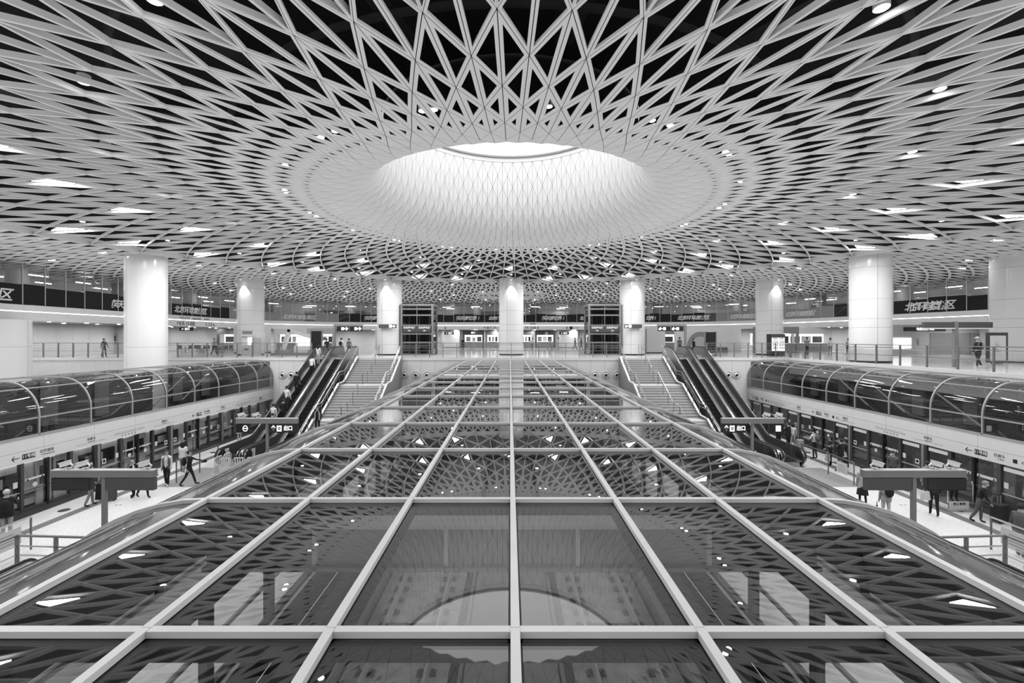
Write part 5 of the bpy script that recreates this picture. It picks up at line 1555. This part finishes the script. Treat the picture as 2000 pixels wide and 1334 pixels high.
    if hair.startswith('cap'):
        mb = MB(); nn = 10
        mb.add([(0.085*cos(pi*q/nn), -0.075-0.10*sin(pi*q/nn), cz+0.035-0.02*sin(pi*q/nn)) for q in range(nn+1)] + [(0.085*cos(pi*q/nn), -0.075-0.10*sin(pi*q/nn), cz+0.045-0.02*sin(pi*q/nn)) for q in range(nn+1)],
               [tuple(range(nn+1)), tuple(range(2*nn+1, nn, -1))] + [(q, q+1, nn+2+q, nn+1+q) for q in range(nn)]); kid('cap_brim', mb, hm_, False, HU)
    if hair in ('long', 'bob'):
        mb = MB(); z1 = 1.32 if hair == 'long' else 1.50
        mb.lathe([(0.097, 1.66), (0.108, 1.58), (0.105, (1.58+z1)/2), (0.07, z1)], 0, 0.025, 14, a0=radians(-25), a1=radians(205), close=False, sx=0.95, sy=1.05)
        kid('hair_length', mb, 'hair', M4=HU)
    mb = MB()
    for sd in (-1, 1): mb.sphere((sd*0.03, -0.088, 1.648), 0.010, 6, 4)
    mb.box(-0.022, 0.022, -0.098, -0.09, 1.572, 1.578); kid('eyes_and_mouth', mb, 'ink', M4=HU)
    if mask:
        mb = MB(); mb.sphere((0, -0.05, 1.585), 0.062, 10, 6, sc=(1.1, 0.85, 0.75)); kid('face_mask', mb, 'c_white', M4=HU)
    if coat:
        mb = MB(); cm, z0, open_ = coat
        a0, a1 = (radians(-60), radians(240)) if open_ else (0, 2*pi)
        mb.lathe([(0.205, z0), (0.19, 1.0), (0.175, 1.12), (0.19, 1.28), (0.165, 1.38), (0.09, 1.455)], 0, 0.005, 20, a0=a0, a1=a1, close=False, sx=wide, sy=0.74); kid('jacket', mb, cm, M4=U)
    if skirt:
        cm, z0, rr = skirt
        mb = MB(); mb.lathe([(0.135, 1.06), (0.165, 0.95), (rr*0.85, (0.95+z0)/2), (rr, z0), (rr-0.015, z0)], 0, 0, 20, close=False, sx=1, sy=0.82); kid('skirt', mb, cm, M4=Matrix.Translation((0, 0, dz)))
    if pack:
        mb = MB(); mb.sphere((0, 0.215, 1.22), 0.19, 14, 8, sc=(0.85, 0.55, 1.12)); kid('backpack', mb, pack, M4=U)
        mb = MB()
        for sd in (-1, 1): mb.tube([(sd*0.10, 0.14, 1.40), (sd*0.11, 0.02, 1.475), (sd*0.12, -0.115, 1.36), (sd*0.13, -0.11, 1.2), (sd*0.16, 0.08, 1.08)], 0.016, 6)
        kid('backpack_strap', mb, pack, M4=U)
    return ob, (hands[0]*s, hands[1]*s)
def finish_people():
    dg = bpy.context.evaluated_depsgraph_get(); dg.update()
    out = []
    for ob, segs, extra, s, mats in PEOPLE:
        out.append(bpy.data.meshes.new_from_object(ob.evaluated_get(dg)))
    for (ob, segs, extra, s, mats), me in zip(PEOPLE, out):
        vs = [tuple(v.co) for v in me.vertices]; fs = [tuple(p.vertices) for p in me.polygons]
        keys = ['top', 'bottom', 'shoe', 'skin']; mi = []
        for p in me.polygons:
            c = p.center; best = (1e9, 'top')
            for a, b, k in segs:
                ab = b-a; t = max(0, min(1, (c-a).dot(ab)/max(ab.length_squared, 1e-9))); d = (c-(a+ab*t)).length
                if d < best[0]: best = (d, k)
            mi.append(keys.index(best[1]))
        o = len(vs); vs += [tuple(x*s for x in q) for q in extra.v]; fs += [tuple(i+o for i in f) for f in extra.f]; mi += [3]*len(extra.f)
        nm = bpy.data.meshes.new('person'); nm.from_pydata(vs, [], fs)
        for k in keys: nm.materials.append(M[mats[k]])
        nm.polygons.foreach_set('material_index', mi); nm.polygons.foreach_set('use_smooth', [True]*len(fs))
        nm.update()
        ob.modifiers.clear(); ob.data = nm
BACK = pi                                     # seen from behind
walk = ((0.32, 0.25), (-0.28, 0.2)); phone = ((0.5, 1.5), (0.1, 0.3)); both = ((0.55, 1.4), (0.55, 1.4)); rest_ = ((0.04, 0.12), (0.04, 0.12))
# left platform
person('man in a pale cap and black jacket with backpack at the left edge', (-17.95, 16.2, 0), radians(215), 1.78, 'c_black', 'c_light', 'c_black', 'cap_light', 0.0, both, pack='c_black', coat=('c_black', 0.80, False))
p2_, h2 = person('person in a dark top and faded jeans half hidden by the left sign post', (-18.0, 19.5, 0), radians(150), 1.72, 'c_black', 'c_mid', 'c_dark', 'short', 0.25, ((0.1, 0.6), (0.0, 0.2)), knee=0.1)
person('man in a face mask and open pale jacket walking behind the left sign', (-17.1, 20.6, 0), radians(-5), 1.76, 'c_black', 'c_black', 'c_black', 'short', 0.12, ((0.3, 0.9), (0.05, 0.2)), coat=('c_white', 0.9, True), mask=True)
person('woman in a short pale skirt and dark stockings walking behind the left sign', (-16.55, 20.5, 0), radians(70), 1.60, 'c_light', 'c_black', 'c_black', 'long', 0.42, walk, skirt=('c_light', 0.62, 0.25))
person('young man in a grey open jacket and white T-shirt walking towards the camera', (-16.7, 22.1, 0), radians(12), 1.74, 'c_white', 'c_black', 'c_white', 'short', 0.16, ((0.1, 0.25), (-0.1, 0.3)), coat=('c_grey', 0.83, True))
p7_, h7 = person('man all in black with a backpack striding past, camera in hand', (-15.6, 22.1, 0), radians(118), 1.75, 'c_black', 'c_black', 'c_black', 'short', 0.48, ((0.95, 0.35), (-0.2, 0.2)), pack='c_black')
person('long-haired woman in a loose white top by the left screen doors', (-17.5, 24.3, 0), radians(200), 1.64, 'c_white', 'c_mid', 'c_white', 'long', 0.2, walk, coat=('c_white', 0.85, False))
person('woman in a long white coat looking at her phone beside the left escalator', (-18.7, 31.4, 0), radians(60), 1.66, 'c_white', 'c_white', 'c_white', 'short', 0.0, phone, coat=('c_white', 0.62, False), nod=0.35)
person('man in a pale jacket with dark tie coming down the left stairs', (-11.9, 28.05, 1.25), radians(10), 1.72, 'c_black', 'c_black', 'c_black', 'short', 0.1, ((0.1, 0.2), (0.2, 0.8)), coat=('c_light', 0.88, True))
# riders on the crowded escalator
def ride(yw): return esc_z(yw-EYB) + 0.0
RID = [('stooping rider in black, lowest on the crowded escalator', -15.85, 30.1, 1.62, 'c_black', 'c_black', 'short', 0.35), ('rider in a pale hoodie on the crowded escalator', -16.1, 31.0, 1.66, 'c_white', 'c_mid', 'short', 0.05),
       ('rider in a black jacket with white sleeve stripe on the crowded escalator', -15.65, 31.4, 1.68, 'c_black', 'c_black', 'short', 0.1), ('tall rider in a loose white T-shirt on the crowded escalator', -15.95, 32.3, 1.78, 'c_white', 'c_dark', 'short', 0.0),
       ('dark-clad rider leaning on the handrail halfway up', -16.0, 34.2, 1.75, 'c_black', 'c_black', 'short', 0.0), ('rider in a white shirt with dark trousers near the top', -15.75, 36.2, 1.72, 'c_white', 'c_black', 'short', 0.15),
       ('long-haired woman in white stepping off at the top', -15.9, 37.6, 1.62, 'c_white', 'c_light', 'long', 0.0)]
for lab, x, y, H_, tp, bt, hr, ln in RID:
    yy = EYB + 0.9 + 0.4*round((y-EYB-1.1)/0.4) + 0.2
    person(lab, (x, yy, ride(yy)+0.008), BACK + random.uniform(-0.3, 0.3), H_, tp, bt, 'c_black', hr, 0.0, ((0.3, 0.6), (0.1, 0.3)), lean=ln)
# people on the concourse
for lab, x, y, fc, tp, bt, hr, st, kw in (
        ('person in a broad white top at the head of the left escalator', -17.3, 42.4, BACK, 'c_white', 'c_dark', 'short', 0.1, {'coat': ('c_white', 0.8, False)}),
        ('person in black waiting at the head of the left escalator', -16.7, 41.4, BACK, 'c_black', 'c_black', 'short', 0.0, {}),
        ('person in a white shirt with a black backpack under the left gantry', -15.6, 42.0, BACK, 'c_white', 'c_dark', 'short', 0.1, {'pack': 'c_black'}),
        ('person in a grey waistcoat under the left gantry', -15.0, 42.3, BACK, 'c_grey', 'c_dark', 'short', 0.0, {}),
        ('dark figure behind the railing just left of the large left column', -36.6, 41.0, radians(90), 'c_black', 'c_black', 'short', 0.2, {}),
        ('walker in grey beside the claw machine', -28.6, 44.0, radians(90), 'c_mid', 'c_dark', 'short', 0.4, {}),
        ('dark walker left of the central shops', -6.9, 66.0, radians(60), 'c_black', 'c_black', 'short', 0.2, {}),
        ('walker in white by the left central shop counter', -5.3, 66.2, radians(-60), 'c_white', 'c_light', 'long', 0.4, {}),
        ('walker in a white top behind the canopy railing, right of the central column', 3.0, 62.0, BACK, 'c_white', 'c_mid', 'short', 0.1, {}),
        ('blurred walker in pale clothes under the flower emblem', 5.6, 64.0, radians(80), 'c_light', 'c_mid', 'short', 0.45, {}),
        ('pale figure by the right central counter', 6.9, 65.5, radians(-80), 'c_white', 'c_light', 'bob', 0.2, {}),
        ('first of two dark walkers left of the right lift', 9.2, 64.5, radians(90), 'c_black', 'c_black', 'short', 0.45, {}),
        ('second of two dark walkers left of the right lift', 10.0, 64.0, radians(90), 'c_black', 'c_dark', 'short', 0.4, {}),
        ('person in a dark waistcoat left of the black board', 17.3, 46.5, radians(180), 'c_grey', 'c_dark', 'short', 0.1, {}),
        ('dark figure right beside the black board', 18.2, 45.2, radians(100), 'c_black', 'c_black', 'short', 0.15, {}),
        ('first customer at the counter between the right columns', 29.0, 44.5, BACK, 'c_mid', 'c_black', 'short', 0.0, {}),
        ('customer in white at the counter between the right columns', 31.5, 44.8, BACK, 'c_white', 'c_mid', 'cap_dark', 0.1, {}),
        ('customer in black shorts nearest the large right column', 33.4, 45.0, BACK, 'c_light', 'c_black', 'short', 0.1, {})):
    person(lab, (x, y, DECK), fc, random.uniform(1.62, 1.76), tp, bt, 'c_dark', hr, st, walk if st > 0.15 else rest_, **kw)
person('man in a pale bucket hat with a backpack walking along the right wing', (26.4, 25.7, DECK), radians(-82), 1.76, 'c_black', 'c_black', 'c_white', 'cap_light', 0.42, ((0.3, 0.9), (-0.1, 0.5)), pack='c_mid', lean=0.06)
# right platform
person('woman in a patterned top waiting by the far right screen doors', (17.6, 29.9, 0), radians(200), 1.63, 'c_grey', 'c_black', 'c_black', 'bob', 0.0, phone, skirt=('c_black', 0.35, 0.2))
person('man in a black suit waiting by the far right screen doors', (17.95, 29.4, 0), radians(205), 1.74, 'c_black', 'c_black', 'c_black', 'short', 0.0, both, coat=('c_black', 0.85, False))
person('small person in white waiting by the far right screen doors', (18.55, 29.9, 0), radians(160), 1.55, 'c_white', 'c_light', 'c_white', 'bob', 0.0, rest_)
person('passenger in black standing close to the farthest right door', (18.4, 32.6, 0), radians(180), 1.7, 'c_black', 'c_black', 'c_black', 'short', 0.0, rest_)
person('man in a white shirt with a dark shoulder bag bending over his phone', (18.1, 27.1, 0), radians(215), 1.74, 'c_white', 'c_black', 'c_black', 'short', 0.08, both, lean=0.12, nod=0.5, sleeve='short', pack='c_grey')
person('woman in black with a white shopping bag in the right queue', (18.05, 25.7, 0), radians(250), 1.62, 'c_black', 'c_black', 'c_black', 'bob', 0.0, ((0.2, 0.9), (0.0, 0.1)))
person('man in a dark jacket and grey trousers in the right queue', (17.75, 24.5, 0), radians(215), 1.76, 'c_black', 'c_grey', 'c_black', 'short', 0.18, both, coat=('c_black', 0.84, False))
person('woman in a long black dress looking at her phone in the right queue', (18.4, 25.0, 0), radians(245), 1.64, 'c_black', 'c_black', 'c_black', 'bob', 0.0, ((0.5, 1.5), (0.2, 1.2)), skirt=('c_black', 0.12, 0.2), nod=0.3)
person('man in a dark cap and face mask leaning by the right doors', (18.6, 22.1, 0), radians(-60), 1.70, 'c_grey', 'c_dark', 'c_black', 'cap_dark', 0.0, ((-0.3, 0.9), (0.1, 0.2)), lean=0.12, mask=True)
person('short passenger with black hair behind the near right sign', (18.75, 20.5, 0), radians(170), 1.62, 'c_mid', 'c_dark', 'c_black', 'short', 0.0, rest_)
person('woman in a flared pale coat over a black skirt beside the near right sign', (15.3, 19.8, 0), radians(170), 1.62, 'c_light', 'c_black', 'c_white', 'long', 0.12, rest_, coat=('c_light', 0.58, False), skirt=('c_black', 0.40, 0.24))
person('woman in pale trousers with a black backpack holding a folded umbrella', (14.75, 17.9, 0), radians(172), 1.66, 'c_light', 'c_white', 'c_white', 'bob', 0.12, rest_, coat=('c_light', 0.85, False), pack='c_black')
person('walker in dark clothes carrying a white bag behind the near right sign', (17.15, 18.45, 0), radians(150), 1.66, 'c_dark', 'c_black', 'c_black', 'short', 0.22, ((0.3, 0.8), (0.1, 0.5)))
person('old grey-haired man in a mask leaning to pull a dark suitcase', (18.25, 17.75, 0), radians(50), 1.66, 'c_black', 'c_grey', 'c_black', 'grey', 0.25, ((0.35, 0.5), (0.5, 0.3)), lean=0.28, mask=True, knee=0.2)
person('man in a grey jacket and dark cap cut by the right edge', (16.75, 14.95, 0), radians(110), 1.74, 'c_grey', 'c_grey', 'c_black', 'cap_dark', 0.1, rest_, coat=('c_grey', 0.83, False))
person('attendant in a dark cap and striped vest standing on the steel podium', (18.75, 19.25, 0.32), radians(-20), 1.68, 'c_black', 'c_black', 'c_black', 'cap_dark', 0.0, ((0.6, 0.9), (0.3, 0.8)))
finish_people()
hw = Matrix.Translation((-15.6, 22.1, 0)) @ Matrix.Rotation(radians(118), 4, 'Z') @ h7[0]
root = thing('hand_camera', 'black camera held out by the man all in black', 'camera', (hw.x, hw.y, hw.z-0.05))
mb = MB(); mb.box(hw.x-0.02, hw.x+0.14, hw.y-0.06, hw.y+0.06, hw.z-0.09, hw.z+0.03); mb.build('body', 'black', root)
mb = MB(); mb.tube([(hw.x+0.06, hw.y-0.05, hw.z-0.03), (hw.x+0.06, hw.y-0.17, hw.z-0.03)], 0.045, 12); mb.build('lens', 'black', root, True)

# ------------------------------------------------------------------ luggage and podium
def suitcase(label, x, y, w, d, h, mt, rz):
    root = thing('suitcase', label, 'suitcase', (x, y, 0), rz)
    def P(nm, mb, m_, sm=False): return link(nm, mb.mesh(nm, m_, sm), root, local=True)
    mb = MB(); pts = []
    for cx, cy, a in ((w/2-0.05, d/2-0.05, 0), (-w/2+0.05, d/2-0.05, 90), (-w/2+0.05, -d/2+0.05, 180), (w/2-0.05, -d/2+0.05, 270)):
        for q in range(4): pts.append((cx+0.05*cos(radians(a+30*q)), cy+0.05*sin(radians(a+30*q))))
    mb.prism(pts, 'z', 0.07, h); P('shell', mb, mt, True)
    for q in range(4):
        mb = MB(); xx = -w/2+w*(q+0.7)/4.4; mb.box(xx-0.012, xx+0.012, -d/2-0.008, d/2+0.008, 0.12, h-0.05); P('rib', mb, mt)
    for sx_ in (-1, 1):
        mb = MB(); mb.tube([(sx_*0.09, 0, h), (sx_*0.09, 0, h+0.36)], 0.01, 6); P('handle_tube', mb, 'steel')
        for sy_ in (-1, 1):
            mb = MB(); mb.lathe([(0.035, 0.0), (0.035, 0.07)], sx_*(w/2-0.06), sy_*(d/2-0.05), 8); P('wheel', mb, 'black')
    mb = MB(); mb.tube([(-0.10, 0, h+0.36), (0.10, 0, h+0.36)], 0.016, 6); P('grip', mb, 'black')
suitcase('grey hard-shell suitcase standing behind the left sign', -17.75, 20.15, 0.46, 0.28, 0.62, 'c_grey', radians(20))
suitcase('large dark suitcase pulled by the old man on the right platform', 19.05, 17.75, 0.52, 0.34, 0.72, 'c_dark', radians(15))
suitcase('pale patterned suitcase beside the small passenger in white', 18.75, 29.5, 0.42, 0.28, 0.60, 'c_light', radians(10))
def bag(label, x, y, z, w, h, mt):
    root = thing('shopping_bag', label, 'bag', (x, y, z))
    mb = MB(); mb.add([(x-w/2, y-0.06, z), (x+w/2, y-0.06, z), (x+w/2, y+0.06, z), (x-w/2, y+0.06, z), (x-w*0.42, y-0.03, z+h), (x+w*0.42, y-0.03, z+h), (x+w*0.42, y+0.03, z+h), (x-w*0.42, y+0.03, z+h)],
        [(3,2,1,0),(4,5,6,7),(0,1,5,4),(1,2,6,5),(2,3,7,6),(3,0,4,7)]); mb.build('sack', mt, root)
    mb = MB(); mb.tube([(x-w*0.2, y, z+h), (x-w*0.12, y, z+h+0.14), (x+w*0.12, y, z+h+0.14), (x+w*0.2, y, z+h)], 0.01, 6); mb.build('handle', mt, root)
bag('white shopping bag carried low in the right queue', 17.8, 25.55, 0.30, 0.26, 0.36, 'c_white')
bag('bulging white bag carried behind the near right sign', 16.85, 18.5, 0.62, 0.34, 0.34, 'c_white')
bag('white tote bag hanging from the woman in the black dress', 18.1, 24.75, 0.72, 0.34, 0.26, 'c_light')
bag('dark duffel bag resting behind the grey suitcase', -18.3, 20.3, 0.0, 0.4, 0.7, 'c_black')
root = thing('crash_helmet', 'white helmet carried by the person in faded jeans', 'helmet', (-18.35, 19.35, 0.72))
mb = MB(); mb.sphere((-18.35, 19.35, 0.83), 0.13, 14, 9, sc=(1, 1.1, 0.95)); mb.build('shell', 'c_white', root, True)
mb = MB(); mb.box(-18.44, -18.26, 19.19, 19.25, 0.78, 0.85); mb.build('visor', 'c_black', root)
root = thing('folded_umbrella', 'folded black umbrella held upright beside the woman with the backpack', 'umbrella', (14.36, 17.85, 0.05))
mb = MB(); mb.tube([(14.36, 17.85, 0.05), (14.36, 17.85, 0.18), (14.36, 17.85, 0.62), (14.36, 17.85, 0.66)], [0.008, 0.022, 0.032, 0.015], 8); mb.build('canopy', 'c_black', root)
mb = MB(); mb.tube([(14.36, 17.85, 0.64), (14.36, 17.85, 0.78)], 0.012, 6); mb.build('grip', 'c_black', root)
root = thing('attendant_podium', 'low steel podium with curved guard rail and white notice on the right platform', 'podium', (18.75, 19.2, 0))
mb = MB(); mb.box(18.1, 19.35, 18.85, 19.75, 0, 0.30); mb.build('plinth', 'steel', root)
mb = MB(); mb.box(18.12, 19.33, 18.87, 19.73, 0.30, 0.32); mb.build('deck', 'dgrey', root)
for x, y in ((18.2, 18.95), (19.25, 18.95), (19.25, 19.65)):
    mb = MB(); mb.tube([(x, y, 0.32), (x, y, 1.05), (x+(0.12 if x < 18.5 else -0.05), y, 1.25)], 0.022, 8); mb.build('guard_rail', 'steel_bright', root, True)
mb = MB(); mb.tube([(18.32, 18.95, 1.25), (18.8, 18.93, 1.35), (19.2, 18.95, 1.25)], 0.022, 8); mb.build('guard_rail', 'steel_bright', root, True)
mb = MB(); mb.box(18.14, 18.95, 18.82, 18.85, 0.12, 0.42); nb = mb.build('notice', 'paper', root)
text('lettering', '禁止攀爬', 0.13, 'ink', (18.55, 18.815, 0.33), 0, nb)

# ------------------------------------------------------------------ lettering is turned into meshes in one go
flush_text()
